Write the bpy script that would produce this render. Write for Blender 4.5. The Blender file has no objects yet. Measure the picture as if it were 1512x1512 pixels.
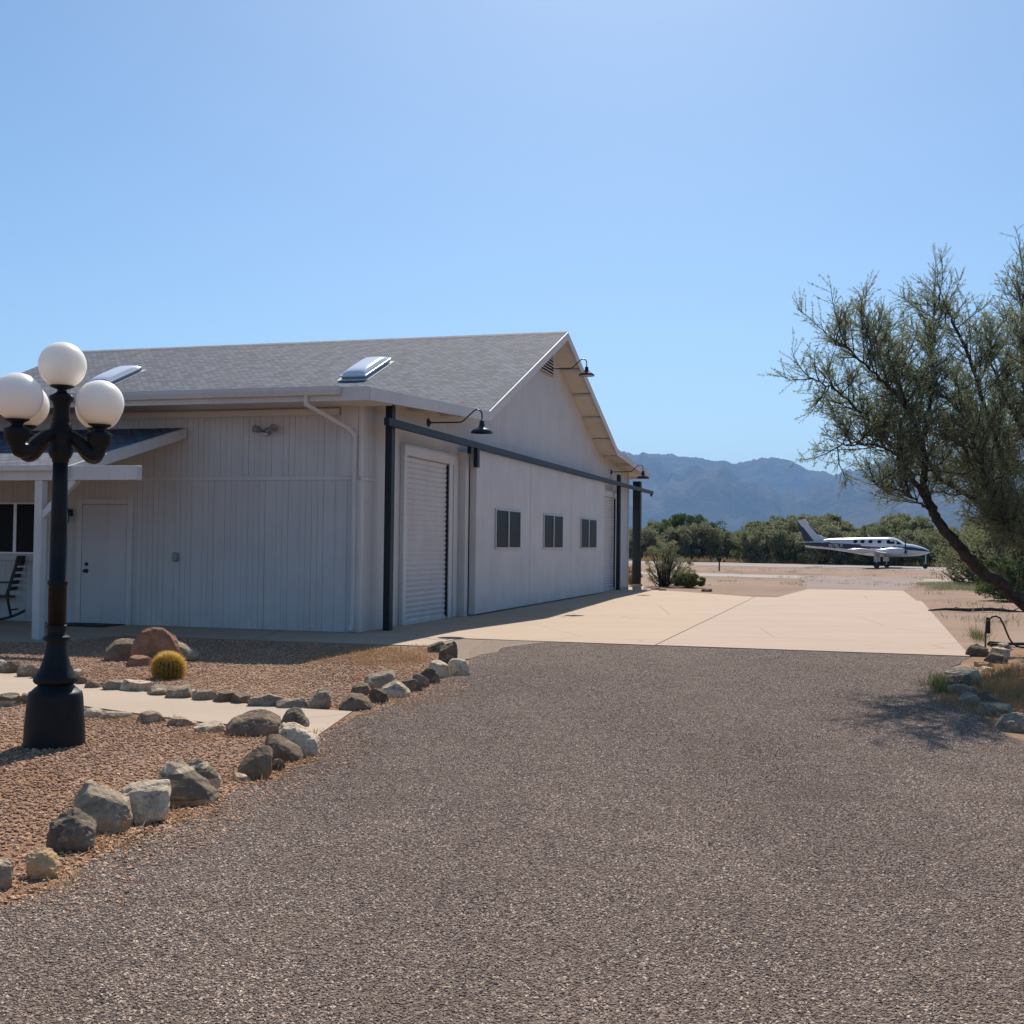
import bpy, bmesh, math, random
import numpy as np
from mathutils import Vector, Matrix, noise
random.seed(7); rng = np.random.default_rng(7)
scene = bpy.context.scene
col = scene.collection
PI = math.pi

# ------------------------------------------------------------------ camera model
FPX, CAMH, PITCH, ROLL = 1750.0, 1.4, math.atan(47.1 / 1750.0), 0.0115
CR = Matrix.Rotation(PI / 2 + PITCH, 3, 'X') @ Matrix.Rotation(ROLL, 3, 'Z')
O = Vector((0, 0, CAMH))
def ray(u, v):
    return (CR @ Vector(((u - 756) / FPX, (756 - v) / FPX, -1.0))).normalized()
def G(u, v, z=0.0):
    d = ray(u, v); return O + d * ((z - CAMH) / d.z)
def D(u, v, y):
    d = ray(u, v); return O + d * (y / d.y)
def G2(u, v):
    p = G(u, v); return (p.x, p.y)
ANG = math.radians(16.229)
d1 = Vector((math.sin(ANG), math.cos(ANG), 0)); d2 = Vector((-d1.y, d1.x, 0))
C0 = G(528, 936)
def Wp(a, b, z=0.0): return C0 + d1 * a + d2 * b + Vector((0, 0, z))
def W2(a, b): p = Wp(a, b); return (p.x, p.y)

# ------------------------------------------------------------------ materials
def newmat(name):
    m = bpy.data.materials.new(name); m.use_nodes = True
    nt = m.node_tree; b = nt.nodes['Principled BSDF']
    return m, nt, b
def N(nt, typ, **kw):
    n = nt.nodes.new(typ)
    for k, v in kw.items():
        if k in n.inputs.keys() if isinstance(k, str) else False: n.inputs[k].default_value = v
        else: setattr(n, k, v)
    return n
def ramp(nt, fac, stops, interp='LINEAR'):
    r = nt.nodes.new('ShaderNodeValToRGB'); r.color_ramp.interpolation = interp
    cr = r.color_ramp
    while len(cr.elements) < len(stops): cr.elements.new(0.5)
    for e, (p, c) in zip(cr.elements, stops):
        e.position = p; e.color = (*c, 1) if len(c) == 3 else c
    nt.links.new(fac, r.inputs[0]); return r.outputs[0]
def coords(nt, kind='Object', scale=None):
    t = nt.nodes.new('ShaderNodeTexCoord'); o = t.outputs[kind]
    if scale is not None:
        mp = nt.nodes.new('ShaderNodeMapping'); mp.inputs['Scale'].default_value = scale if hasattr(scale, '__len__') else (scale,) * 3
        nt.links.new(o, mp.inputs[0]); o = mp.outputs[0]
    return o
def noise_t(nt, vec, scale, detail=4, rough=.55, dist=0):
    n = nt.nodes.new('ShaderNodeTexNoise'); n.inputs['Scale'].default_value = scale
    n.inputs['Detail'].default_value = detail; n.inputs['Roughness'].default_value = rough; n.inputs['Distortion'].default_value = dist
    nt.links.new(vec, n.inputs['Vector']); return n.outputs['Fac']
def voro(nt, vec, scale, feature='F1', rnd=1):
    n = nt.nodes.new('ShaderNodeTexVoronoi'); n.feature = feature; n.inputs['Scale'].default_value = scale; n.inputs['Randomness'].default_value = rnd
    nt.links.new(vec, n.inputs['Vector']); return n
def mix(nt, fac, a, b, mode='MIX'):
    m = nt.nodes.new('ShaderNodeMix'); m.data_type = 'RGBA'; m.blend_type = mode
    for i, x in ((0, fac), (6, a), (7, b)):
        if isinstance(x, (int, float)): m.inputs[i].default_value = x
        elif isinstance(x, tuple): m.inputs[i].default_value = (*x, 1) if len(x) == 3 else x
        else: nt.links.new(x, m.inputs[i])
    return m.outputs[2]
def bump(nt, b, h, strength=.5, dist=.02):
    n = nt.nodes.new('ShaderNodeBump'); n.inputs['Strength'].default_value = strength; n.inputs['Distance'].default_value = dist
    nt.links.new(h, n.inputs['Height']); nt.links.new(n.outputs[0], b.inputs['Normal'])
def spec(b, s): b.inputs['Specular IOR Level'].default_value = s

def simple(name, c, rough=.5, var=.12, scale=6, metal=0, sp=.5, bmp=0, bscale=40, vary='Object'):
    m, nt, b = newmat(name); v = coords(nt, vary)
    f = noise_t(nt, v, scale)
    lo = tuple(x * (1 - var) for x in c); hi = tuple(min(1, x * (1 + var)) for x in c)
    nt.links.new(ramp(nt, f, [(.3, lo), (.7, hi)]), b.inputs['Base Color'])
    b.inputs['Roughness'].default_value = rough; b.inputs['Metallic'].default_value = metal; spec(b, sp)
    if bmp: bump(nt, b, noise_t(nt, v, bscale), bmp, .01)
    return m

M = {}
def painted_wall(name, c, dirt=(.38, .33, .28)):
    m, nt, b = newmat(name); v = coords(nt)
    f = noise_t(nt, v, 1.3, 5)
    base = ramp(nt, f, [(.3, tuple(x * .93 for x in c)), (.7, tuple(min(1, x * 1.05) for x in c))])
    v2 = coords(nt, 'Object', (14, 14, .8)); f2 = noise_t(nt, v2, 1.0, 3)
    s = ramp(nt, f2, [(.52, (0, 0, 0)), (.8, (.3, .3, .3))])
    sep = nt.nodes.new('ShaderNodeSeparateXYZ'); nt.links.new(coords(nt), sep.inputs[0])
    low = ramp(nt, sep.outputs[2], [(0, (.5, .5, .5)), (.45, (0, 0, 0))])
    n3 = noise_t(nt, coords(nt), 3.0, 5)
    spl = mix(nt, 1.0, low, ramp(nt, n3, [(.35, (0, 0, 0)), (.75, (1, 1, 1))]), 'MULTIPLY')
    dm = mix(nt, 1.0, s, spl, 'ADD')
    nt.links.new(mix(nt, dm, base, dirt), b.inputs['Base Color'])
    b.inputs['Roughness'].default_value = .6; spec(b, .3)
    bump(nt, b, noise_t(nt, coords(nt, 'Object', (30, 30, 3)), 3, 4), .12, .006)
    return m
M['wall'] = painted_wall('white_painted_siding', (.56, .545, .52))
M['trim'] = painted_wall('white_painted_trim', (.61, .59, .56))
M['doorwhite'] = painted_wall('door_paint', (.56, .535, .52))
M['rollup'] = painted_wall('rollup_paint', (.58, .555, .54))
M['slide'] = painted_wall('sliding_door_paint', (.59, .575, .555))
M['dark_metal'] = simple('charcoal_steel_paint', (.014, .020, .025), .5, .25, 5, 0, .25, .1)
M['black_metal'] = simple('black_enamel', (.012, .013, .015), .3, .2, 8, 0, .5)
M['lamp_iron'] = simple('black_cast_iron', (.009, .011, .013), .5, .3, 9, 0, .2, .15, 60)
M['inner_white'] = simple('white_enamel', (.75, .74, .72), .35, .05)
M['glass_dark'] = simple('dark_screened_glass', (.004, .005, .0065), .35, .2, 3, 0, .12)
M['alu'] = simple('aluminium_frame', (.55, .55, .56), .35, .08, 6, .6)
M['galv'] = simple('grey_metal_box', (.25, .26, .28), .5, .15, 20, .3)
M['wood_dark'] = simple('dark_stained_wood', (.02, .016, .014), .5, .3, 12)
M['rubber'] = simple('black_rubber', (.015, .015, .015), .7, .2, 20)
M['mat_dark'] = simple('doormat', (.02, .02, .022), .95, .3, 60)
M['stub'] = simple('rusty_steel', (.09, .055, .04), .7, .35, 25)

def mk_globe():
    m, nt, b = newmat('opal_acrylic')
    b.inputs['Base Color'].default_value = (.93, .855, .765, 1); b.inputs['Roughness'].default_value = .28; spec(b, .35)
    b.inputs['Subsurface Weight'].default_value = .9; b.inputs['Subsurface Radius'].default_value = (.22, .20, .18)
    b.inputs['Subsurface Scale'].default_value = 1.0
    return m
M['globe'] = mk_globe()
def mk_dome():
    m, nt, b = newmat('skylight_acrylic')
    b.inputs['Base Color'].default_value = (.74, .77, .82, 1); b.inputs['Roughness'].default_value = .12; spec(b, .6)
    return m
M['dome'] = mk_dome()

def mk_shingle():
    m, nt, b = newmat('asphalt_shingles')
    uv = nt.nodes.new('ShaderNodeUVMap'); o = uv.outputs[0]
    br = nt.nodes.new('ShaderNodeTexBrick'); nt.links.new(o, br.inputs['Vector'])
    br.inputs['Scale'].default_value = 1; br.inputs['Brick Width'].default_value = .17; br.inputs['Row Height'].default_value = .115
    br.inputs['Mortar Size'].default_value = .011; br.inputs['Mortar Smooth'].default_value = .2; br.offset = .5
    br.inputs['Color1'].default_value = (.05, .058, .075, 1); br.inputs['Color2'].default_value = (.185, .203, .25, 1); br.inputs['Mortar'].default_value = (.03, .028, .03, 1)
    n1 = noise_t(nt, o, 3.1, 4); n2 = noise_t(nt, o, 90, 2)
    c = mix(nt, .42, br.outputs['Color'], ramp(nt, n1, [(.3, (.108, .118, .142)), (.7, (.135, .147, .176))]))
    c = mix(nt, .55, c, ramp(nt, n2, [(.3, (.25, .25, .25)), (.7, (.8, .8, .8))]), 'OVERLAY')
    nt.links.new(c, b.inputs['Base Color']); b.inputs['Roughness'].default_value = .9; spec(b, .2)
    # saw-tooth course profile plus tab gaps as relief
    sep = nt.nodes.new('ShaderNodeSeparateXYZ'); nt.links.new(o, sep.inputs[0])
    dv = nt.nodes.new('ShaderNodeMath'); dv.operation = 'DIVIDE'; dv.inputs[1].default_value = .115; nt.links.new(sep.outputs[1], dv.inputs[0])
    fr = nt.nodes.new('ShaderNodeMath'); fr.operation = 'FRACT'; nt.links.new(dv.outputs[0], fr.inputs[0])
    inv = nt.nodes.new('ShaderNodeMath'); inv.operation = 'SUBTRACT'; inv.inputs[0].default_value = 1; nt.links.new(fr.outputs[0], inv.inputs[1])
    ad = nt.nodes.new('ShaderNodeMath'); ad.operation = 'MULTIPLY_ADD'; ad.inputs[1].default_value = -.8; nt.links.new(br.outputs['Fac'], ad.inputs[0]); nt.links.new(inv.outputs[0], ad.inputs[2])
    ad2 = nt.nodes.new('ShaderNodeMath'); ad2.operation = 'MULTIPLY_ADD'; ad2.inputs[1].default_value = .5; nt.links.new(n2, ad2.inputs[0]); nt.links.new(ad.outputs[0], ad2.inputs[2])
    bump(nt, b, ad2.outputs[0], .8, .014)
    return m
M['shingle'] = mk_shingle()

def mk_concrete(name, c, scale=1.0):
    m, nt, b = newmat(name); v = coords(nt)
    f1 = noise_t(nt, v, .35 * scale, 6, .6); f2 = noise_t(nt, v, 3.2 * scale, 6, .65); f3 = noise_t(nt, v, 70, 3)
    a = ramp(nt, f1, [(.3, tuple(x * .90 for x in c)), (.7, tuple(x * 1.07 for x in c))])
    a = mix(nt, .25, a, ramp(nt, f2, [(.3, tuple(x * .72 for x in c)), (.65, tuple(x * 1.12 for x in c))]))
    a = mix(nt, .12, a, ramp(nt, f3, [(.3, (.2, .2, .2)), (.7, (.9, .9, .9))]), 'OVERLAY')
    bn = noise_t(nt, coords(nt, 'Object', (.25, 1.6, 1)), 1.1, 4, .6)
    a = mix(nt, .5, a, ramp(nt, bn, [(.35, tuple(x * .90 for x in c)), (.65, tuple(x * 1.06 for x in c))]))
    ck = voro(nt, mix(nt, .12, v, nt.nodes.new('ShaderNodeTexNoise').outputs['Color']), .33, 'DISTANCE_TO_EDGE')
    a = mix(nt, ramp(nt, ck.outputs['Distance'], [(.0, (.55, .55, .55)), (.006, (0, 0, 0))]), a, tuple(x * .5 for x in c))
    # oil spots and tyre scuffs
    st = noise_t(nt, v, 1.1, 3, .5, .8)
    a = mix(nt, ramp(nt, st, [(.66, (0, 0, 0)), (.8, (.28, .28, .28))]), a, tuple(x * .55 for x in c))
    nt.links.new(a, b.inputs['Base Color']); b.inputs['Roughness'].default_value = .85; spec(b, .25)
    bump(nt, b, f3, .15, .004)
    return m
M['pad_left'] = mk_concrete('warm_concrete', (.41, .30, .207))
M['pad_right'] = mk_concrete('pink_concrete', (.40, .29, .217))
M['walk'] = mk_concrete('walk_concrete', (.41, .315, .23))
M['old_conc'] = mk_concrete('old_concrete', (.19, .13, .085))
M['strip'] = mk_concrete('strip_concrete', (.41, .295, .205))

def mk_gravel(name, cols, cell, rel=.012, big=None):
    m, nt, b = newmat(name); v = coords(nt)
    w = noise_t(nt, v, 9, 2)
    vo = voro(nt, v, cell); vd = voro(nt, v, cell * 2.3)
    sep = nt.nodes.new('ShaderNodeSeparateColor'); nt.links.new(vo.outputs['Color'], sep.inputs[0])
    sep2 = nt.nodes.new('ShaderNodeSeparateColor'); nt.links.new(vd.outputs['Color'], sep2.inputs[0])
    k = len(cols)
    c = ramp(nt, sep.outputs[0], [((i + .5) / k, x) for i, x in enumerate(cols)], 'CONSTANT')
    cc = ramp(nt, sep2.outputs[1], [((i + .5) / k, x) for i, x in enumerate(cols)], 'CONSTANT')
    c = mix(nt, .4, c, cc)
    n1 = noise_t(nt, v, .45, 5, .6); n2 = noise_t(nt, v, 2.3, 4)
    c = mix(nt, .5, c, ramp(nt, n1, [(.3, (.36, .35, .35)), (.7, (.62, .60, .58))]), 'OVERLAY')
    c = mix(nt, .35, c, ramp(nt, n2, [(.3, (.36, .36, .37)), (.7, (.64, .60, .58))]), 'OVERLAY')
    if big: c = mix(nt, ramp(nt, noise_t(nt, v, big[0], 4, .6), [(big[1], (0, 0, 0)), (big[1] + .12, (.85, .85, .85))]), c, big[2])
    nt.links.new(c, b.inputs['Base Color']); b.inputs['Roughness'].default_value = .92; spec(b, .2)
    hh = nt.nodes.new('ShaderNodeMath'); hh.operation = 'ADD'; nt.links.new(vo.outputs['Distance'], hh.inputs[0]); nt.links.new(vd.outputs['Distance'], hh.inputs[1])
    inv = nt.nodes.new('ShaderNodeMath'); inv.operation = 'SUBTRACT'; inv.inputs[0].default_value = 1; nt.links.new(hh.outputs[0], inv.inputs[1])
    bump(nt, b, inv.outputs[0], 1.0, rel)
    return m
DRV = [(.083, .061, .052), (.195, .145, .117), (.305, .23, .184), (.135, .099, .083), (.415, .315, .245), (.225, .167, .137), (.345, .266, .217), (.60, .475, .37)]
BED = [(.23, .125, .075), (.36, .21, .13), (.45, .285, .185), (.30, .17, .105), (.57, .41, .28), (.39, .24, .155), (.48, .32, .21)]
M['gravel'] = mk_gravel('crushed_gravel', DRV, 95)
M['bed'] = mk_gravel('pink_gravel', BED, 58, .014, (.55, .49, (.37, .195, .10)))
def mk_pebble(name, cols, patch):
    m, nt, b = newmat(name)
    oi = nt.nodes.new('ShaderNodeObjectInfo'); k = len(cols)
    c = ramp(nt, oi.outputs['Random'], [((i + .3) / k, x) for i, x in enumerate(cols)])
    mp = nt.nodes.new('ShaderNodeMapping'); mp.inputs['Scale'].default_value = (1.5, .35, 1); mp.inputs['Rotation'].default_value = (0, 0, .15); nt.links.new(oi.outputs['Location'], mp.inputs[0]); f1 = noise_t(nt, mp.outputs[0], .55, 5, .6); f2 = noise_t(nt, oi.outputs['Location'], 1.9, 4, .6)
    c = mix(nt, .75, c, ramp(nt, f1, [(.33, (.33, .32, .325)), (.67, (.68, .645, .60))]), 'OVERLAY')
    c = mix(nt, ramp(nt, f2, [(.46, (0, 0, 0)), (.68, (.6, .6, .6))]), c, patch)
    nt.links.new(c, b.inputs['Base Color']); b.inputs['Roughness'].default_value = .88; spec(b, .15)
    return m
M['peb_drive'] = mk_pebble('driveway_pebble', [tuple(min(.75, x * 1.2) for x in c) for c in DRV], (.27, .19, .135))
M['peb_bed'] = mk_pebble('bed_pebble', [tuple(min(.75, x * 1.2) for x in c) for c in BED], (.38, .225, .135))

def mk_dirt(name, cols, s1=.06):
    m, nt, b = newmat(name); v = coords(nt)
    f1 = noise_t(nt, v, s1, 8, .62); f2 = noise_t(nt, v, .9, 6, .6); f3 = noise_t(nt, v, 22, 4)
    c = ramp(nt, f1, [(.32, cols[0]), (.5, cols[1]), (.68, cols[2])])
    c = mix(nt, .4, c, ramp(nt, f2, [(.3, cols[0]), (.7, cols[2])]))
    c = mix(nt, .4, c, ramp(nt, f3, [(.3, (.3, .3, .3)), (.7, (.72, .7, .68))]), 'OVERLAY')
    nt.links.new(c, b.inputs['Base Color']); b.inputs['Roughness'].default_value = .95; spec(b, .15)
    bump(nt, b, mix(nt, .5, f2, f3), .7, .03)
    return m
M['dirt'] = mk_dirt('desert_soil', [(.165, .10, .066), (.27, .178, .124), (.35, .245, .178)])
M['redbed'] = mk_dirt('red_bed_soil', [(.15, .085, .05), (.23, .13, .075), (.30, .185, .11)], .5)
M['runway'] = mk_dirt('runway_asphalt', [(.26, .235, .215), (.30, .275, .25), (.34, .31, .285)], .05)
M['taxi'] = mk_dirt('taxiway_asphalt', [(.30, .265, .235), (.36, .31, .27), (.40, .35, .31)], .05)
M['road'] = mk_dirt('worn_asphalt', [(.22, .17, .15), (.27, .205, .175), (.31, .24, .205)], .15)

def mk_mountain():
    m, nt, b = newmat('mountain_rock'); v = coords(nt)
    f1 = noise_t(nt, v, .0012, 8, .62); f2 = noise_t(nt, v, .008, 7, .65)
    c = ramp(nt, f1, [(.3, (.035, .036, .027)), (.55, (.08, .07, .053)), (.75, (.16, .13, .10))])
    c = mix(nt, .45, c, ramp(nt, f2, [(.35, (.04, .045, .03)), (.7, (.18, .15, .12))]))
    nt.links.new(c, b.inputs['Base Color']); b.inputs['Roughness'].default_value = 1; spec(b, 0)
    bump(nt, b, f2, 1, 35)
    return m
M['mountain'] = mk_mountain()

def mk_rock(name, cols, lichen=None, strata=0, scale=7):
    m, nt, b = newmat(name); v = coords(nt)
    oi = nt.nodes.new('ShaderNodeObjectInfo')
    ad = nt.nodes.new('ShaderNodeVectorMath'); ad.operation = 'ADD'; nt.links.new(v, ad.inputs[0])
    sc = nt.nodes.new('ShaderNodeMath'); sc.operation = 'MULTIPLY'; sc.inputs[1].default_value = 37; nt.links.new(oi.outputs['Random'], sc.inputs[0])
    nt.links.new(sc.outputs[0], ad.inputs[1]); v = ad.outputs[0]
    f1 = noise_t(nt, v, scale, 7, .65); f2 = noise_t(nt, v, scale * 6, 5, .65)
    c = ramp(nt, f1, [(.28, cols[0]), (.5, cols[1]), (.72, cols[2])])
    c = mix(nt, .55, c, ramp(nt, f2, [(.3, (.28, .28, .28)), (.7, (.75, .74, .72))]), 'OVERLAY')
    if lichen: c = mix(nt, ramp(nt, noise_t(nt, v, scale * 2.2, 5, .7), [(.55, (0, 0, 0)), (.63, (.9, .9, .9))]), c, lichen)
    h = mix(nt, .4, f1, f2)
    if strata:
        mp = nt.nodes.new('ShaderNodeMapping'); mp.inputs['Rotation'].default_value = (.35, .45, .2); mp.inputs['Scale'].default_value = (1, 1, strata); nt.links.new(v, mp.inputs[0])
        fs = noise_t(nt, mp.outputs[0], 2.6, 4, .5)
        c = mix(nt, ramp(nt, fs, [(.46, (0, 0, 0)), (.52, (.85, .85, .85))]), c, tuple(x * .25 for x in cols[1]))
        h = mix(nt, .6, h, fs)
    nt.links.new(c, b.inputs['Base Color']); b.inputs['Roughness'].default_value = .9; spec(b, .2)
    bump(nt, b, h, .9, .03)
    return m
M['r_grey'] = mk_rock('grey_limestone', [(0.189, 0.142, 0.094), (0.303, 0.231, 0.159), (0.429, 0.330, 0.227)], (0.529, 0.416, 0.286))
M['r_dark'] = mk_rock('dark_basalt', [(0.079, 0.061, 0.043), (0.140, 0.107, 0.075), (0.219, 0.170, 0.119)], (0.302, 0.239, 0.166))
M['r_white'] = mk_rock('white_quartz', [(0.377, 0.288, 0.197), (0.555, 0.437, 0.308), (0.691, 0.557, 0.399)], (0.199, 0.153, 0.107))
M['r_strata'] = mk_rock('banded_gneiss', [(0.320, 0.245, 0.163), (0.466, 0.365, 0.251), (0.582, 0.463, 0.319)], None, 7)
M['r_tan'] = mk_rock('tan_sandstone', [(.36, .22, .11), (.50, .32, .165), (.60, .41, .235)])
M['r_brown'] = mk_rock('brown_stone', [(.13, .088, .055), (.21, .147, .095), (.31, .225, .15)])
M['r_red'] = mk_rock('red_boulder', [(.20, .10, .06), (.30, .155, .092), (.40, .225, .14)], None, 0, 3)
M['r_blue'] = mk_rock('blue_grey_stone', [(0.167, 0.133, 0.094), (0.268, 0.215, 0.153), (0.380, 0.307, 0.223)], (0.424, 0.358, 0.271))

def mk_leaf(name, cols, trans=.25):
    m, nt, b = newmat(name)
    g = nt.nodes.new('ShaderNodeNewGeometry'); k = len(cols)
    c = ramp(nt, g.outputs['Random Per Island'], [((i + .3) / k, x) for i, x in enumerate(cols)])
    nt.links.new(c, b.inputs['Base Color']); b.inputs['Roughness'].default_value = .65; spec(b, .25)
    tr = nt.nodes.new('ShaderNodeBsdfTranslucent'); nt.links.new(c, tr.inputs[0])
    ms = nt.nodes.new('ShaderNodeMixShader'); ms.inputs[0].default_value = trans
    nt.links.new(b.outputs[0], ms.inputs[1]); nt.links.new(tr.outputs[0], ms.inputs[2])
    nt.links.new(ms.outputs[0], nt.nodes['Material Output'].inputs[0])
    return m
M['leaf_pv'] = mk_leaf('palo_verde_leaf', [(.14, .17, .09), (.20, .235, .125), (.26, .285, .155), (.21, .25, .14), (.30, .31, .185)], .55)
M['leaf_far'] = mk_leaf('mesquite_leaf', [(.105, .128, .06), (.155, .18, .085), (.20, .22, .105), (.25, .245, .135)], .45)
M['leaf_bright'] = mk_leaf('bright_leaf', [(.05, .085, .025), (.085, .135, .04), (.12, .17, .06)], .3)
M['leaf_olive'] = mk_leaf('olive_leaf', [(.15, .16, .09), (.21, .22, .115), (.27, .265, .15)], .45)
M['grass_green'] = mk_leaf('green_blade', [(.08, .11, .035), (.13, .16, .055), (.18, .19, .075)], .3)
M['grass_dry'] = mk_leaf('dry_blade', [(.34, .195, .08), (.44, .27, .12), (.50, .34, .17), (.37, .225, .105)], .25)
M['bark'] = simple('dark_bark', (.055, .047, .04), .9, .45, 14, 0, .2, .9, 30)
M['bark_far'] = simple('grey_bark', (.075, .06, .048), .9, .3, 3, 0, .2)

# ------------------------------------------------------------------ mesh helpers
class MB:
    def __init__(s): s.v = []; s.f = []; s.m = []; s.mi = 0; s.sm = []; s.smooth = False; s.uv = None
    def add(s, vs, fs, T=None):
        o = len(s.v)
        for p in vs: s.v.append(tuple(T @ Vector(p)) if T is not None else tuple(p))
        for f in fs: s.f.append([o + i for i in f]); s.m.append(s.mi); s.sm.append(s.smooth)
        return s
    def box(s, x0, x1, y0, y1, z0, z1, bev=0.0, T=None):
        if x0 > x1: x0, x1 = x1, x0
        if y0 > y1: y0, y1 = y1, y0
        if z0 > z1: z0, z1 = z1, z0
        b = min(bev, (x1 - x0) * .45, (y1 - y0) * .45, (z1 - z0) * .45)
        if b <= 0:
            vs = [(x, y, z) for x in (x0, x1) for y in (y0, y1) for z in (z0, z1)]
            return s.add(vs, [(0, 1, 3, 2), (4, 6, 7, 5), (0, 4, 5, 1), (2, 3, 7, 6), (0, 2, 6, 4), (1, 5, 7, 3)], T)
        bm = bmesh.new(); bmesh.ops.create_cube(bm, size=1)
        for v in bm.verts: v.co = Vector(((x0 + x1) / 2 + v.co.x * (x1 - x0), (y0 + y1) / 2 + v.co.y * (y1 - y0), (z0 + z1) / 2 + v.co.z * (z1 - z0)))
        bmesh.ops.bevel(bm, geom=bm.edges[:], offset=b, segments=2, affect='EDGES', profile=.5)
        return s.bm(bm, T)
    def bm(s, bm, T=None):
        bm.verts.index_update()
        s.add([v.co[:] for v in bm.verts], [[v.index for v in f.verts] for f in bm.faces], T); bm.free(); return s
    def tube(s, pts, rad, n=10, cap=True):
        pts = [Vector(p) for p in pts]
        if not hasattr(rad, '__len__'): rad = [rad] * len(pts)
        o = []; vs = []; fs = []
        up = None
        for i, p in enumerate(pts):
            t = (pts[min(i + 1, len(pts) - 1)] - pts[max(i - 1, 0)])
            t = t.normalized() if t.length > 1e-9 else Vector((0, 0, 1))
            if up is None: up = t.orthogonal().normalized()
            up = (up - t * up.dot(t)); up = up.normalized() if up.length > 1e-6 else t.orthogonal().normalized()
            w = t.cross(up)
            for k in range(n):
                a = 2 * PI * k / n; vs.append(p + (up * math.cos(a) + w * math.sin(a)) * rad[i])
        for i in range(len(pts) - 1):
            for k in range(n):
                k2 = (k + 1) % n; fs.append((i * n + k, i * n + k2, (i + 1) * n + k2, (i + 1) * n + k))
        if cap: fs.append(tuple(range(n))[::-1]); fs.append(tuple((len(pts) - 1) * n + k for k in range(n)))
        sm = s.smooth; s.smooth = True; s.add(vs, fs); s.smooth = sm; return s
    def lathe(s, prof, n=32, T=None, smooth=True, flute=0):
        vs = []; fs = []
        for r, z in prof:
            for k in range(n):
                a = 2 * PI * k / n; q = r * (1 - flute * (k % 2)); vs.append((q * math.cos(a), q * math.sin(a), z))
        for i in range(len(prof) - 1):
            for k in range(n):
                k2 = (k + 1) % n; fs.append((i * n + k, i * n + k2, (i + 1) * n + k2, (i + 1) * n + k))
        if prof[0][0] > 1e-4: fs.append(tuple(range(n))[::-1])
        if prof[-1][0] > 1e-4: fs.append(tuple((len(prof) - 1) * n + k for k in range(n)))
        sm = s.smooth; s.smooth = smooth; s.add(vs, fs, T); s.smooth = sm; return s
    def sphere(s, c, r, n=32, sc=(1, 1, 1)):
        bm = bmesh.new(); bmesh.ops.create_uvsphere(bm, u_segments=n, v_segments=n // 2, radius=r)
        for v in bm.verts: v.co = Vector((v.co.x * sc[0] + c[0], v.co.y * sc[1] + c[1], v.co.z * sc[2] + c[2]))
        sm = s.smooth; s.smooth = True; s.bm(bm); s.smooth = sm; return s
    def prism(s, poly, axis, lo, hi, T=None):      # poly in the two other axes, in order
        n = len(poly); vs = []
        for t in (lo, hi):
            for p, q in poly: vs.append({'x': (t, p, q), 'y': (p, t, q), 'z': (p, q, t)}[axis])
        fs = [tuple(range(n))[::-1], tuple(range(n, 2 * n))] + [(i, (i + 1) % n, n + (i + 1) % n, n + i) for i in range(n)]
        return s.add(vs, fs, T)
    def build(s, name, mats, parent=None, loc=None):
        me = bpy.data.meshes.new(name); me.from_pydata(s.v, [], s.f)
        for m in (mats if isinstance(mats, (list, tuple)) else [mats]): me.materials.append(m)
        me.polygons.foreach_set('material_index', s.m); me.polygons.foreach_set('use_smooth', s.sm)
        bm = bmesh.new(); bm.from_mesh(me); bmesh.ops.recalc_face_normals(bm, faces=bm.faces); bm.to_mesh(me); bm.free()
        o = bpy.data.objects.new(name, me); col.objects.link(o)
        if parent is not None: o.parent = parent
        if loc is not None: o.location = loc
        return o
def fastmesh(name, V, F, mats, mi=None, parent=None, loc=None):   # V (n,3) array, F list of arrays (k,m)
    me = bpy.data.meshes.new(name); me.vertices.add(len(V)); me.vertices.foreach_set('co', np.asarray(V, dtype=np.float32).ravel())
    tot = sum(f.shape[0] for f in F); ls = np.concatenate([np.full(f.shape[0], f.shape[1]) for f in F]); vi = np.concatenate([f.ravel() for f in F])
    me.loops.add(len(vi)); me.loops.foreach_set('vertex_index', vi.astype(np.int32))
    me.polygons.add(tot); me.polygons.foreach_set('loop_start', np.concatenate([[0], np.cumsum(ls)[:-1]]).astype(np.int32))
    for m in mats: me.materials.append(m)
    if mi is not None: me.polygons.foreach_set('material_index', np.asarray(mi, dtype=np.int32))
    me.update(calc_edges=True); me.validate()
    o = bpy.data.objects.new(name, me); col.objects.link(o)
    if parent is not None: o.parent = parent
    if loc is not None: o.location = loc
    return o
def thing(name, label, cat, loc=(0, 0, 0), rz=0, group=None):
    o = bpy.data.objects.new(name, None); col.objects.link(o); o.location = loc; o.rotation_euler = (0, 0, rz)
    o.empty_display_size = .2
    return tag(o, label, cat, group)
def tag(o, label, cat, group=None):
    o['label'] = label; o['category'] = cat
    if group: o['group'] = group
    return o
def structure(o): o['kind'] = 'structure'; return o
def stuff(o): o['kind'] = 'stuff'; return o
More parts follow.
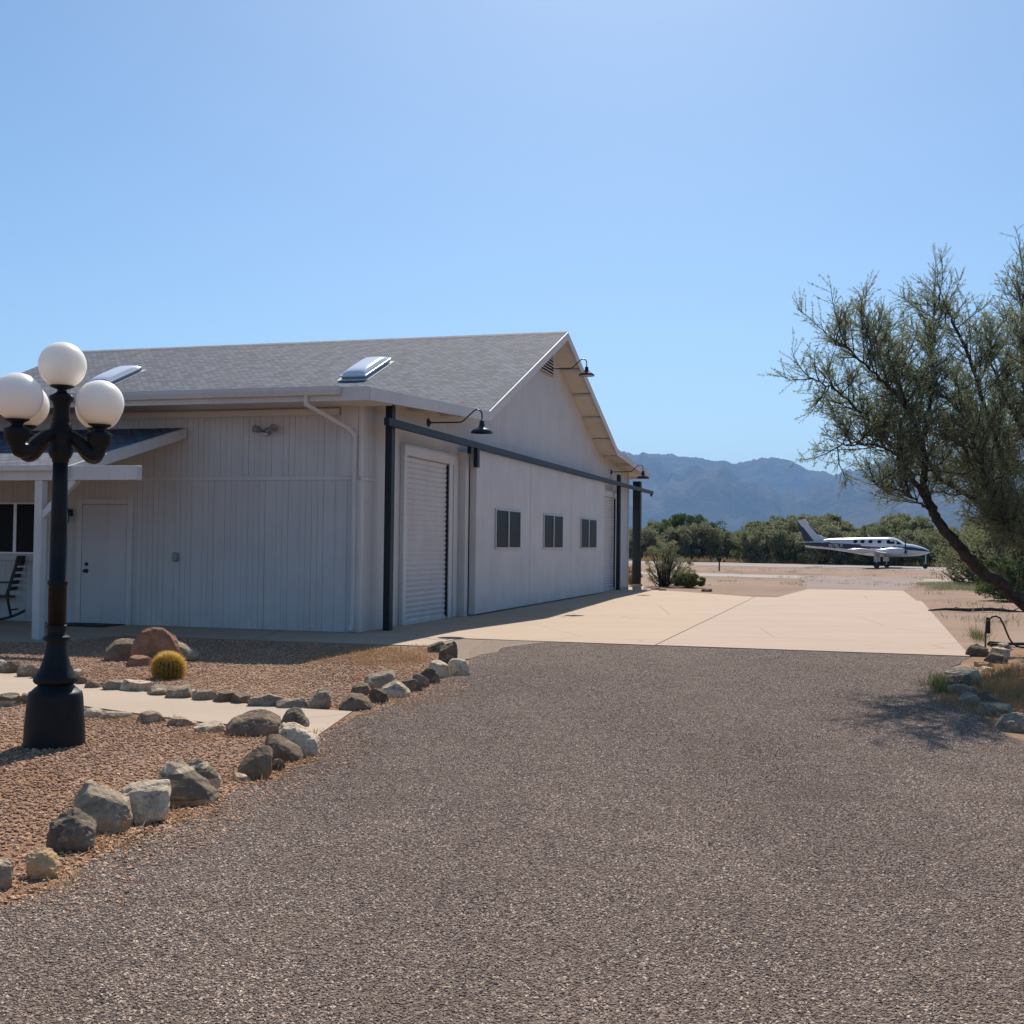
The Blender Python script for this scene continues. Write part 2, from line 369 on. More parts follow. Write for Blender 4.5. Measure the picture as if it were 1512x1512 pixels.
def sheet(name, pts, z, mat, thick=0.0, jit=0, seg=.4):
    P = []
    n = len(pts)
    for i in range(n):
        a, b = Vector(pts[i]), Vector(pts[(i + 1) % n]); k = max(1, int((b - a).length / seg)) if jit else 1
        for j in range(k):
            p = a.lerp(b, j / k)
            if jit and j: p += Vector((random.gauss(0, jit), random.gauss(0, jit)))
            P.append(p)
    bm = bmesh.new(); f = bm.faces.new([bm.verts.new((p.x, p.y, z)) for p in P])
    if f.normal.z < 0: f.normal_flip()
    bm.normal_update()
    if f.normal.z < 0: f.normal_flip()
    if thick:
        r = bmesh.ops.extrude_face_region(bm, geom=[f]); 
        for v in r['geom']:
            if isinstance(v, bmesh.types.BMVert): v.co.z -= thick
    bmesh.ops.triangulate(bm, faces=bm.faces[:])
    bmesh.ops.recalc_face_normals(bm, faces=bm.faces)
    if not thick:
        for q in bm.faces:
            if q.normal.z < 0: q.normal_flip()
    me = bpy.data.meshes.new(name); bm.to_mesh(me); bm.free(); me.materials.append(mat)
    o = bpy.data.objects.new(name, me); col.objects.link(o); return o
#@@SETTING
# ------------------------------------------------------------------ ground and paving
def mk_ground():
    rad = [0, 12, 25, 45, 70, 110, 170, 300, 600, 1500, 4000, 12000]; n = 48
    vs = [(0, 0, 0)]; fs = []
    for r in rad[1:]:
        for k in range(n): a = 2 * PI * k / n; vs.append((r * math.cos(a), r * math.sin(a), 0))
    for k in range(n): fs.append((0, 1 + k, 1 + (k + 1) % n))
    for i in range(len(rad) - 2):
        for k in range(n): fs.append((1 + i * n + k, 1 + (i + 1) * n + k, 1 + (i + 1) * n + (k + 1) % n, 1 + i * n + (k + 1) % n))
    mb = MB(); mb.add(vs, fs); return structure(mb.build('ground', M['dirt']))
ground = mk_ground()
ledge_px = [(690, 946), (692, 985), (660, 1005), (625, 1024), (590, 1040), (550, 1056), (522, 1062), (505, 1072), (472, 1092), (474, 1122), (410, 1152), (345, 1168), (322, 1196), (240, 1230), (190, 1248), (130, 1278), (90, 1312), (0, 1345)]
redge_px = [(1432, 972), (1404, 986), (1396, 1006), (1402, 1030), (1440, 1056), (1480, 1085), (1530, 1104), (1620, 1140)]
LE = [G2(*p) for p in ledge_px]; RE = [G2(*p) for p in redge_px]
bed_poly = LE + [(-3.2, 3.2), (-16, 3.2), (-16, 21), W2(-1.6, 14), W2(-1.7, -1.5)]
structure(sheet('gravel_bed', bed_poly, .006, M['bed'], jit=.03))
rb = RE + [(5.2, 7.0), (9.5, 9.0), (10.5, 17.0), G2(1512, 957), G2(1462, 962)]
structure(sheet('planting_bed', rb, .006, M['redbed'], jit=.04))
drive_poly = LE + [(-2.7, 3.0), (-3.3, -1), (-3.5, -8), (5.2, -8), (5.0, 5.0)] + RE[::-1] + [W2(-.36, -8.72), W2(-.36, -1.5)]
structure(sheet('gravel_driveway', drive_poly, .010, M['gravel'], jit=.025))
structure(sheet('old_concrete_slab', [W2(-.37, -1.2), W2(-.37, -3.1), G2(740, 958), G2(694, 974), G2(672, 978), G2(640, 962)], .012, M['old_conc'], jit=.03))
structure(sheet('sidewalk', [W2(-1.75, -1.75), W2(-.4, -1.75), W2(.3, -.02), W2(.3, 16), W2(-3.3, 16), W2(-3.3, 3.1), W2(-1.75, 2.9)], .018, M['walk'], .05))
structure(sheet('concrete_apron', [W2(-.36, -4.62), W2(16.45, -4.62), W2(20.6, -.8), W2(23.4, -.35), W2(23.4, .3), W2(.3, .3), W2(-.36, -1.5)], .020, M['pad_left'], .08))
structure(sheet('concrete_apron', [W2(-.36, -8.72), W2(15.6, -8.95), W2(16.4, -8.95), W2(16.5, -4.64), W2(-.36, -4.64)], .021, M['pad_right'], .08))
structure(sheet('concrete_ramp', [W2(16.53, -5.2), W2(16.43, -8.84), W2(24.2, -8.78), W2(23.6, -5.75)], .018, M['strip'], .08))
structure(sheet('garden_path', [(-9.5, 14.6), G2(-120, 983), G2(0, 993), G2(60, 1001), G2(180, 1020), G2(300, 1034), G2(400, 1046), G2(520, 1053), G2(470, 1088), G2(420, 1079), G2(300, 1069), G2(180, 1053), G2(60, 1036), G2(0, 1030), G2(-120, 1020), (-9.7, 13.2)], .016, M['walk'], .06))
structure(sheet('worn_road', [W2(23.7, -5.7), W2(24.3, -8.9), W2(34, -9.6), W2(44, -10.5), W2(44, -4.6), W2(33, -5.2)], .006, M['road'], jit=.12, seg=.8))
def strip(name, up, lo, z, mat):
    def line(p, q, k0, k1):
        a, b = Vector(G2(*p)), Vector(G2(*q)); return [a + (b - a) * k for k in (k0, 0, 1, k1)]
    U = line(*up, -3, 3); L_ = line(*lo, -3, 3)
    return structure(sheet(name, [tuple(p) for p in U + L_[::-1]], z, mat))
strip('runway', ((999, 828.8), (1450, 838.6)), ((999, 833.2), (1450, 844.2)), .004, M['runway'])
strip('taxiway', ((1020, 846.0), (1400, 855.6)), ((1020, 850.0), (1400, 860.4)), .005, M['taxi'])

# ------------------------------------------------------------------ mountains
def ridge_obj(name, prof, r0, r1, r2, seed, amp):
    pts = []
    for u, v in prof:
        d = ray(u, v); pts.append((math.atan2(d.x, d.y), d.z / math.hypot(d.x, d.y)))
    th = np.array([p[0] for p in pts]); el = np.array([p[1] for p in pts])
    TH = np.concatenate([np.linspace(math.radians(-60), math.radians(-8), 160), np.linspace(math.radians(-7.8), math.radians(32), 900), np.linspace(math.radians(32.3), math.radians(75), 130)]); nr = 46
    V = []; 
    for i, t in enumerate(TH):
        e = float(np.interp(t, th, el))
        if t < th[0] or t > th[-1]:
            e *= .85 + .5 * noise.noise((t * 6, seed, 0)) + .12 * noise.noise((t * 31, seed, 2))
        e += .0016 * noise.noise((t * 150, seed, 5)) + .0011 * noise.noise((t * 420, seed, 9)) + .0006 * noise.noise((t * 900, seed, 3))
        H = e * r1 + CAMH
        for j in range(nr):
            q = j / (nr - 1); r = r0 + (r2 - r0) * q; x, y = r * math.sin(t), r * math.cos(t)
            if r <= r1:
                k = (r - r0) / (r1 - r0)
                wv = (x / 900 + .35 * noise.noise((x / 500, y / 500, 3)), y / 1700, seed)
                rid = 1 - abs(noise.noise(wv)) * 2
                rid2 = 1 - abs(noise.noise((x / 330, y / 620, seed + 4))) * 2
                env = k ** 1.25
                z = H * env + amp * H * (rid * .6 + rid2 * .28 + .22 * (1 - abs(noise.noise((x / 140, y / 260, seed + 9))) * 2) + .10 * noise.noise((x / 60, y / 90, 8))) * math.sin(PI * min(1, k)) ** .8 * (.35 + .65 * (1 - k)) - .25 * amp * H * math.sin(PI * k)
                z = min(z, H * (r / r1) - (1 - k) * 3)
            else:
                k = (r - r1) / (r2 - r1); z = H * (1 - k) ** 1.2
            V.append((x, y, max(z, -.5) if j else -.6))
    n = len(TH); F = np.array([(i * nr + j, (i + 1) * nr + j, (i + 1) * nr + j + 1, i * nr + j + 1) for i in range(n - 1) for j in range(nr - 1)])
    o = fastmesh(name, np.array(V), [F], [M['mountain']]); o.data.polygons.foreach_set('use_smooth', np.ones(len(F), dtype=bool))
    return structure(o)
far_prof = [(560, 668), (700, 676), (800, 664), (870, 668), (912, 664.5), (934, 670), (961, 667), (977, 670.6), (992.6, 668.5), (1006, 673), (1024, 673), (1045, 675), (1072, 679.6), (1093, 681.7), (1102, 679), (1112, 675), (1130, 676), (1151, 676.5), (1172, 681.7), (1193, 692), (1212, 696), (1232, 700.3), (1246, 696.5), (1270, 690), (1284, 687), (1305, 677), (1340, 670), (1390, 664), (1440, 668), (1512, 660), (1600, 668), (1700, 660)]
near_prof = [(900, 806), (1100, 800), (1150, 784), (1190, 768), (1230, 748), (1262, 733), (1300, 722), (1340, 706), (1390, 698), (1450, 690), (1512, 692), (1620, 684), (1720, 690)]
ridge_obj('mountains', far_prof, 5000, 7600, 9600, 1.3, .85)
ridge_obj('foothills', near_prof, 4300, 5300, 6400, 7.7, .6)

# ------------------------------------------------------------------ air
hz = MB(); hz.box(-13000, 13000, -13000, 13000, -1, 760)
def mk_haze():
    m = bpy.data.materials.new('desert_haze'); m.use_nodes = True; nt = m.node_tree
    nt.nodes.remove(nt.nodes['Principled BSDF'])
    p = nt.nodes.new('ShaderNodeVolumePrincipled'); p.inputs['Color'].default_value = (.30, .58, 1.0, 1); p.inputs['Density'].default_value = 9.5e-5
    p.inputs['Anisotropy'].default_value = 0
    nt.links.new(p.outputs[0], nt.nodes['Material Output'].inputs['Volume']); return m
HAZE = True
if HAZE: stuff(hz.build('haze', mk_haze()))

# ------------------------------------------------------------------ loose stones (scattered over the beds and the drive)
def scatter(name, poly, z, mat, dens, r, near, farr, low, bare=(.55, .7, .55)):
    o = sheet(name, poly, z, mat)
    ng = bpy.data.node_groups.new(name, 'GeometryNodeTree')
    ng.interface.new_socket('Geometry', in_out='INPUT', socket_type='NodeSocketGeometry'); ng.interface.new_socket('Geometry', in_out='OUTPUT', socket_type='NodeSocketGeometry')
    n = ng.nodes; l = ng.links
    gi = n.new('NodeGroupInput'); go = n.new('NodeGroupOutput')
    dp = n.new('GeometryNodeDistributePointsOnFaces'); l.new(gi.outputs[0], dp.inputs['Mesh'])
    ps = n.new('GeometryNodeInputPosition'); ln = n.new('ShaderNodeVectorMath'); ln.operation = 'LENGTH'; l.new(ps.outputs[0], ln.inputs[0])
    mr = n.new('ShaderNodeMapRange'); l.new(ln.outputs['Value'], mr.inputs['Value'])
    mr.inputs['From Min'].default_value = near; mr.inputs['From Max'].default_value = farr; mr.inputs['To Min'].default_value = dens; mr.inputs['To Max'].default_value = low
    nz = n.new('ShaderNodeTexNoise'); nz.inputs['Scale'].default_value = .75; nz.inputs['Detail'].default_value = 4; l.new(ps.outputs[0], nz.inputs['Vector'])
    m2 = n.new('ShaderNodeMapRange'); m2.inputs['From Min'].default_value = bare[0]; m2.inputs['From Max'].default_value = bare[1]; m2.inputs['To Min'].default_value = 1; m2.inputs['To Max'].default_value = bare[2]; l.new(nz.outputs[0], m2.inputs['Value'])
    mu = n.new('ShaderNodeMath'); mu.operation = 'MULTIPLY'; l.new(mr.outputs[0], mu.inputs[0]); l.new(m2.outputs[0], mu.inputs[1]); l.new(mu.outputs[0], dp.inputs['Density']); dp.inputs['Seed'].default_value = 3
    ic = n.new('GeometryNodeMeshIcoSphere'); ic.inputs['Radius'].default_value = r; ic.inputs['Subdivisions'].default_value = 1
    ip = n.new('GeometryNodeInstanceOnPoints'); l.new(dp.outputs['Points'], ip.inputs['Points']); l.new(ic.outputs['Mesh'], ip.inputs['Instance'])
    rv = n.new('FunctionNodeRandomValue'); rv.data_type = 'FLOAT_VECTOR'; rv.inputs[0].default_value = (.5, .5, .22); rv.inputs[1].default_value = (1.45, 1.45, .75)
    l.new(rv.outputs[0], ip.inputs['Scale'])
    rr = n.new('FunctionNodeRandomValue'); rr.data_type = 'FLOAT_VECTOR'; rr.inputs[0].default_value = (-.5, -.5, 0); rr.inputs[1].default_value = (.5, .5, 6.283); rr.inputs['Seed'].default_value = 5
    l.new(rr.outputs[0], ip.inputs['Rotation'])
    sm = n.new('GeometryNodeSetMaterial'); sm.inputs['Material'].default_value = mat; l.new(ip.outputs[0], sm.inputs['Geometry']); l.new(sm.outputs[0], go.inputs[0])
    md = o.modifiers.new('scatter', 'NODES'); md.node_group = ng
    return stuff(o)
near_drive = [p for p in LE[6:]] + [(-2.5, 3.0), (-2.3, 1.2), (2.2, 1.2), (3.8, 5.0)] + RE[::-1][:7] + [W2(-.45, -8.6), W2(-.45, -2.2), G2(692, 962), G2(694, 980)]
scatter('driveway_pebbles', near_drive, .011, M['peb_drive'], 8600, .0048, 4.5, 15.0, 1500)
bed_near = LE[8:] + [(-3.2, 3.4), (-6.5, 5.5), (-7.0, 9.6), G2(60, 1040), G2(180, 1056), G2(300, 1072), G2(420, 1083)]
scatter('bed_pebbles', bed_near, .010, M['peb_bed'], 2300, .0098, 6.0, 11.0, 1300, (.47, .57, .05))
bed_far = [G2(520, 1050), G2(400, 1042), G2(300, 1030), G2(180, 1014), G2(0, 988), (-7.5, 13.6), W2(-1.9, 6), W2(-1.9, -1.2), LE[1], LE[2], LE[3], LE[4], LE[5]]
scatter('bed_pebbles', bed_far, .010, M['peb_bed'], 1300, .0105, 10.0, 18.0, 700, (.5, .62, .12))
edge = [(p[0] - .12, p[1] - .05) for p in LE[2:]] + [(p[0] + .30 + .10 * math.sin(i * 2.3), p[1] - .10) for i, p in enumerate(LE[2:])][::-1]
scatter('bed_pebbles', edge, .0125, M['peb_bed'], 1100, .009, 6.0, 14.0, 500, (.45, .6, .1))
#@@BUILDING
# ------------------------------------------------------------------ hangar: local x = out of the gable wall, local y = along it, front wall on y = 0
BW, BL = 22.2, 13.0
hangar = thing('hangar', 'long white wooden hangar with grey shingle roof and sliding doors on its gable side', 'hangar', C0, -ANG)
def roofz(y):   # underside of roof deck
    return float(np.interp(y, [-.93, 4.85, 11.15, 17.5, 23.2], [3.62, 3.91, 6.53, 4.20, 3.81]))
def grooved(mb, p0, p1, n, z0, ztop, step=.1, out=1):
    # board run from p0 to p1 (xy), outward normal n, vertical grooves between boards
    p0, p1, n = Vector(p0), Vector(p1), Vector(n); L = (p1 - p0).length; t = (p1 - p0) / L
    prof = []; s = 0.0
    while s < L - 1e-6:
        w = min(step * random.choice([1, 1, 1, 2]), L - s); g = random.uniform(.003, .008); dd = random.uniform(.004, .012)
        prof += [(s, -dd), (s + g, -dd), (s + g, 0), (s + w, 0)]
        s += w
    vs = []; fs = []
    for i, (a, dpt) in enumerate(prof):
        q = p0 + t * a + n * dpt; zt = ztop(q) if callable(ztop) else ztop
        vs += [(q.x, q.y, z0), (q.x, q.y, zt)]
    for i in range(len(prof) - 1): fs.append((2 * i, 2 * i + 2, 2 * i + 3, 2 * i + 1))
    mb.add(vs, fs)
TZ = 2.38
w = MB()
grooved(w, (0, 0), (0, BW), (1, 0), 0, TZ); grooved(w, (0, 0), (0, BW), (1, 0), TZ, lambda q: roofz(q.y))
grooved(w, (0, 0), (-BL, 0), (0, -1), 0.02, TZ); grooved(w, (0, 0), (-BL, 0), (0, -1), TZ, roofz(0))
grooved(w, (-BL, 0), (-BL, BW), (-1, 0), 0, lambda q: roofz(q.y), .4); grooved(w, (0, BW), (-BL, BW), (0, 1), 0, roofz(BW), .4)
w.build('wall', M['wall'], hangar)
# trim boards
for bx_ in ((-BL - .02, -.02, -.022, -.002, TZ - .025, TZ + .025), (.002, .022, .0, .5, TZ - .025, TZ + .025), (-.11, .025, -.027, -.003, .03, TZ - .03),
            (-.02, .024, -.024, .06, TZ + .03, 3.55), (-.32, -.03, -.021, -.003, TZ + .03, 3.5), (.003, .028, .0, .10, .03, TZ - .03), (.003, .03, BW - .12, BW, .03, 3.75),
            (.003, .035, 4.32, 4.55, .02, 3.05), (.003, .17, 4.60, 4.79, .02, 3.14), (.003, .07, 19.9, 20.15, .02, 3.1), (.003, .022, 4.05, 4.32, TZ - .16, TZ - .12)):
    t = MB(); t.box(*bx_); t.build('trim', M['trim'], hangar)


# roof: ridge along x, two pitches each side
OV = .53; XL, XR = -BL - .45, OV
prof = [(-.95, 3.655), (4.85, 3.945), (11.15, 6.57), (17.5, 4.235), (23.25, 3.845)]
TH_ = .10
def roofmesh():
    me = bpy.data.meshes.new('roof'); V = []; F = []; UV = []
    acc = [0]
    for i in range(1, len(prof)): acc.append(acc[-1] + math.dist(prof[i], prof[i - 1]))
    for (y, z), s in zip(prof, acc):
        V += [(XL, y, z), (XR, y, z), (XL, y, z - TH_), (XR, y, z - TH_)]
    n = len(prof)
    def q(i): return 4 * i
    for i in range(n - 1):
        a, b = q(i), q(i + 1)
        rev = i >= 2
        L0, L1 = (acc[i], acc[i + 1]) if not rev else (acc[-1] - acc[i], acc[-1] - acc[i + 1])
        F.append((a, a + 1, b + 1, b)); UV.append([(XL, L0), (XR, L0), (XR, L1), (XL, L1)])
        F.append((a + 2, b + 2, b + 3, a + 3)); UV.append([(0, 0)] * 4)
        F.append((a + 1, a + 3, b + 3, b + 1)); UV.append([(0, 0)] * 4)
        F.append((a, b, b + 2, a + 2)); UV.append([(0, 0)] * 4)
    e = q(n - 1)
    F.append((0, 2, 3, 1)); UV.append([(0, 0)] * 4); F.append((e, e + 1, e + 3, e + 2)); UV.append([(0, 0)] * 4)
    me.from_pydata(V, [], F); ul = me.uv_layers.new(name='UVMap')
    k = 0
    for p, uvs in zip(me.polygons, UV):
        for li, c in zip(p.loop_indices, uvs): ul.data[li].uv = c
    me.materials.append(M['shingle']); me.materials.append(M['trim'])
    for j, p in enumerate(me.polygons): p.material_index = 0 if (j < 16 and j % 4 == 0) else 1
    o = bpy.data.objects.new('roof', me); col.objects.link(o); o.parent = hangar; return o
roof = roofmesh()
rc = MB()                       # ridge cap shingles, slightly uneven
x = XL
while x < XR - .05:
    w2 = min(.30, XR - x); dz = random.uniform(.002, .008)
    for s_, sl in ((-1, .4167), (1, .3676)):
        y1 = 11.15 + s_ * .15
        rc.add([(x, 11.15, 6.575 + dz), (x + w2, 11.15, 6.572 + dz + .004), (x + w2, y1, 6.571 - .15 * sl + .004), (x, y1, 6.571 - .15 * sl + .002)], [(0, 1, 2, 3)])
    x += .145
rc.build('ridge_cap', simple('ridge_shingle', (.20, .19, .195), .9, .3, 20), roof)
# rake fascia on the gable side and at the far end, following both pitches
def fascia(x0, x1, h, name='fascia'):
    mb = MB()
    for i in range(len(prof) - 1):
        (ya, za), (yb, zb) = prof[i], prof[i + 1]
        poly = [(ya, za - .012), (yb, zb - .012), (yb, zb - h), (ya, za - h)]
        mb.prism(poly, 'x', x0, x1)
    return mb.build(name, M['trim'], roof)
fascia(XR + .003, XR + .028, .20); fascia(XL - .028, XL - .003, .2)
fr = MB(); fr.box(XL, XR + .02, -.985, -.957, 3.45, 3.652); fr.build('fascia', M['trim'], roof)
fr = MB(); fr.box(XL, XR, 23.257, 23.285, 3.66, 3.84); fr.build('fascia', M['trim'], roof)
# look-out blocks and soffit ribs under the overhang
for y in (12.7, 14.0, 15.3, 16.6, 18.2, 20.0, 9.6, 8.3, 7.0, 5.7, 3.6, 2.0):
    z = roofz(y) - TH_; lk = MB(); lk.box(.03, XR - .004, y - .03, y + .03, z - .05, z + .02); lk.build('lookout', M['trim'], roof)
sf = MB(); sf.box(XL, XR - .01, -.955, -.03, 3.48, 3.495); sf.build('soffit', M['trim'], roof)
fz = MB(); fz.box(-BL, -.34, -.05, -.023, 3.36, 3.455); fz.build('frieze_board', M['trim'], hangar)
# gutter and downspout
g = MB()
gp = [(-.988, 3.655), (-1.09, 3.655), (-1.10, 3.60), (-1.07, 3.53), (-.988, 3.53), (-.988, 3.54), (-1.06, 3.54), (-1.09, 3.60), (-1.08, 3.645), (-.988, 3.645)]
g.prism(gp, 'x', XL, .12); g.box(.115, .124, -1.10, -.99, 3.53, 3.652)
g.build('gutter', M['trim'], hangar)
ds = MB()
def rectpipe(mb, pts, wx=.042, wy=.034):
    for a, b in zip(pts[:-1], pts[1:]):
        a, b = Vector(a), Vector(b); d = (b - a); L = d.length; q = d.to_track_quat('Z', 'X').to_matrix().to_4x4(); q.translation = a
        mb.box(-wx / 1.4, wx / 1.4, -wy / 1.4, wy / 1.4, -.015, L + .015, .006, q)
rectpipe(ds, [(-.42, -1.03, 3.53), (-.42, -1.03, 3.40), (-.14, -.12, 3.12), (-.065, -.065, 3.02), (-.065, -.06, .14), (-.065, -.12, .06)]); 
ds.build('downspout', M['trim'], hangar)

# louvred gable vent, right under the ridge
v = MB(); v.smooth = False
for i in range(9):
    z = 5.62 + i * .075; hw = min(.72, max(.1, (6.42 - z) / .42))
    Tm = Matrix.Translation((.03, 11.15, z)) @ Matrix.Rotation(.7, 4, 'Y')
    v.box(-.004, .075, -hw, hw, -.008, .008, 0, Tm)
v.build('gable_vent', M['trim'], hangar)
vb = MB(); vb.prism([(10.4, 5.6), (11.9, 5.6), (11.9, 5.95), (11.2, 6.36), (11.1, 6.36), (10.4, 5.95)], 'x', .004, .010); vb.build('vent_screen', M['glass_dark'], hangar)

# roll up doors
def rollup(y0, y1, z1, name='roll_up_door'):
    mb = MB(); vs = []; fs = []; rows = []
    z = .03; pitch = .0889
    while z < z1:
        for k in range(6):
            ph = k / 6; rows.append((z + ph * pitch, .022 + .016 * math.sin(ph * PI) if ph < .8 else .018))
        z += pitch
    rows = [r for r in rows if r[0] < z1]
    for zz, xx in rows: vs += [(xx, y0, zz), (xx, y1, zz)]
    for i in range(len(rows) - 1): fs.append((2 * i, 2 * i + 1, 2 * i + 3, 2 * i + 2))
    mb.add(vs, fs); mb.box(.01, .05, y0, y1, .02, .07)
    d = mb.build(name, M['rollup'], hangar)
    f = MB(); f.box(.003, .085, y1, y1 + .19, .02, z1 + .14, .004); f.box(.003, .075, y0 - .14, y0, .02, z1 + .14, .004); f.box(.003, .095, y0 - .16, y1 + .22, z1 + .002, z1 + .16, .004); f.box(.003, .115, y0 - .17, y1 + .24, z1 + .163, z1 + .18)
    f.build('door_frame', M['trim'], d)
    r = MB(); r.box(.003, .07, y1 - .035, y1 - .004, .05, z1 - .02); r.build('guide_rail', M['dark_metal'], d)
    return d
rollup(1.8, 3.92, 2.86); rollup(17.4, 19.66, 2.86)

# man door on the front wall
dr = MB(); dr.box(-4.90, -4.06, -.045, -.003, .03, 1.965, .004); door = dr.build('door', M['doorwhite'], hangar)
df = MB(); df.box(-5.0, -4.907, -.05, -.003, .02, 2.06, .003); df.box(-4.053, -3.96, -.05, -.003, .02, 2.06, .003); df.box(-4.905, -4.055, -.05, -.003, 1.973, 2.06, .003); df.build('door_frame', M['trim'], door)
dk = MB()
Ty = lambda x, z: Matrix.Translation((x, -.045, z)) @ Matrix.Rotation(PI / 2, 4, 'X')
dk.lathe([(.035, 0), (.035, .008), (.012, .012), (.012, .04), (.026, .05), (.028, .065), (.018, .078), (.001, .08)], 16, Ty(-4.80, .88)); dk.build('handle', M['black_metal'], door)
db = MB(); db.lathe([(.032, 0), (.03, .018), (.001, .02)], 16, Ty(-4.80, .99)); db.build('deadbolt', M['black_metal'], door)
th = MB(); th.box(-4.9, -4.06, -.06, -.002, .0, .028); th.build('threshold', M['dark_metal'], door)

# windows
def window(parent, axis, lo, hi, z0, z1, off, name='window'):
    # axis 'y': on the gable side (x = off); axis 'x': on the front wall (y = -off)
    def bx(mb, a0, a1, c0, c1, o0, o1):
        if axis == 'y': mb.box(o0, o1, a0, a1, c0, c1)
        else: mb.box(a0, a1, -o1, -o0, c0, c1)
    f = MB(); m_ = (lo + hi) / 2; b = .028
    bx(f, lo, hi, z0, z0 + b, off, off + .03); bx(f, lo, hi, z1 - b, z1, off, off + .03); bx(f, lo, lo + b, z0 + b, z1 - b, off, off + .03); bx(f, hi - b, hi, z0 + b, z1 - b, off, off + .03)
    bx(f, m_ - .03, m_ + .03, z0 + b, z1 - b, off, off + .033)
    fo = f.build(name, M['alu'], parent)
    g = MB(); bx(g, lo + b, m_ - .03, z0 + b, z1 - b, off + .004, off + .014); bx(g, m_ + .03, hi - b, z0 + b, z1 - b, off + .004, off + .017)
    return fo, g
fo, g = window(hangar, 'x', -6.66, -5.78, 1.14, 2.0, .003); g.build('pane', M['glass_dark'], fo)
sl = MB(); sl.box(-6.74, -5.70, -.045, -.003, 1.03, 1.13, .003); sl.build('sill', M['trim'], fo)

# sliding hangar doors, each hung from the rail in front of the wall
doors = [(4.85, 8.79), (8.81, 12.74), (12.76, 16.88)]
wins = [(6.1, 7.92), (9.93, 11.77), (13.78, 15.72)]
for (a, b), (wa, wb) in zip(doors, wins):
    k = MB(); XD = .30
    grooved(k, (XD, a + .02), (XD, b - .02), (1, 0), .045, 3.19)
    k.box(XD - .12, XD - .016, a, b, .045, 3.19)
    d = k.build('sliding_door', M['slide'], hangar)
    for c0, c1 in ((a - .004, a + .02), (b - .02, b + .004)):
        e = MB(); e.box(XD - .125, XD + .006, c0, c1, .04, 3.195); e.build('edge_trim', M['trim'], d)
    fo, g = window(d, 'y', wa, wb, 1.30, 2.11, XD + .002, 'window_frame'); g.build('pane', M['glass_dark'], d)
# porch
pr = MB()
yp, zp0, zp1 = -3.02, 2.40, 3.20
xr = -3.03
me = bpy.data.meshes.new('porch_roof')
V = [(xr, yp, zp0), (xr, -.03, zp1), (-BL, -.03, zp1), (-BL, yp, zp0)]; V += [(x, y, z - .07) for x, y, z in V]
me.from_pydata(V, [], [(0, 1, 2, 3), (7, 6, 5, 4), (0, 3, 7, 4), (1, 0, 4, 5), (2, 1, 5, 6), (3, 2, 6, 7)])
ul = me.uv_layers.new(name='UVMap')
for p in me.polygons:
    for li in p.loop_indices:
        c = me.vertices[me.loops[li].vertex_index].co; ul.data[li].uv = (c.x, (c.y - yp) * 1.036)
me.materials.append(M['shingle']); me.materials.append(M['trim'])
for i, p in enumerate(me.polygons): p.material_index = 0 if i == 0 else 1
porch = bpy.data.objects.new('porch', me); col.objects.link(porch); porch.parent = hangar
q = MB(); q.prism([(yp + .02, zp0 - .015), (-.03, zp1 - .008), (-.03, zp1 - .165), (yp + .02, zp0 - .165)], 'x', xr + .003, xr + .04); q.build('rake_board', M['trim'], porch)
q = MB(); q.box(-BL, -1.95, -2.94, -2.82, 2.20, 2.395, .006); q.build('beam', M['trim'], porch)
for x in (-3.5, -8.6, -12.6):
    q = MB(); q.box(x - .06, x + .06, -2.94, -2.82, .01, 2.198, .006); q.build('post', M['trim'], porch)
    for s_ in (1,):
        q = MB(); Tm = Matrix.Translation((x + s_ * .055, -2.88, 1.72)) @ Matrix.Rotation(s_ * .80, 4, 'Y'); q.box(-.045, .045, -.045, .045, -.03, .70, .004, Tm); q.build('brace', M['trim'], porch)
for x in (-3.3, -4.5, -5.7, -6.9, -8.1): rf = MB(); rf.prism([(yp + .1, zp0 - .06), (-.05, zp1 - .07), (-.05, zp1 - .19), (yp + .1, zp0 - .18)], 'x', x - .02, x + .02); rf.build('rafter', M['trim'], porch)

# skylights sit on the steep pitch
def skylight(x0, x1, y0, y1):
    zf = lambda y: 3.945 + .41667 * (y - 4.85)
    sl = math.atan(.41667); Tm = Matrix.Translation(((x0 + x1) / 2, (y0 + y1) / 2, zf((y0 + y1) / 2))) @ Matrix.Rotation(sl, 4, 'X')
    hx, hy = (x1 - x0) / 2, (y1 - y0) / 2 / math.cos(sl)
    c = MB(); c.box(-hx + .03, hx - .03, -hy + .03, hy - .03, -.02, .07, 0, Tm); cb = c.build('skylight', M['galv'], roof)
    f = MB(); f.box(-hx, hx, -hy, hy, .07, .105, .006, Tm); f.box(-hx - .06, hx + .06, -hy - .06, hy + .05, .001, .012, 0, Tm)
    f.mi = 1; f.smooth = True
    bm = bmesh.new(); bmesh.ops.create_grid(bm, x_segments=16, y_segments=24, size=1)
    for vv in bm.verts:
        x, y = vv.co.x, vv.co.y; vv.co = Vector((x * (hx - .025), y * (hy - .025), .104 + .11 * ((1 - x ** 4) * (1 - y ** 4)) ** .6))
    f.bm(bm, Tm); f.build('skylight_dome', [M['inner_white'], M['dome']], cb)
skylight(-3.72, -3.08, 7.35, 8.8); skylight(-10.3, -9.68, 7.35, 8.8)

# ------------------------------------------------------------------ door track in front of the gable wall
track = thing('door_track', 'charcoal steel rail on slim posts carrying the sliding doors across the white gable wall', 'door track', Wp(.6, -.35), -ANG)
def tb(name, *boxes):
    m_ = MB()
    for b in boxes: m_.box(*b)
    return m_.build(name, M['dark_metal'], track)
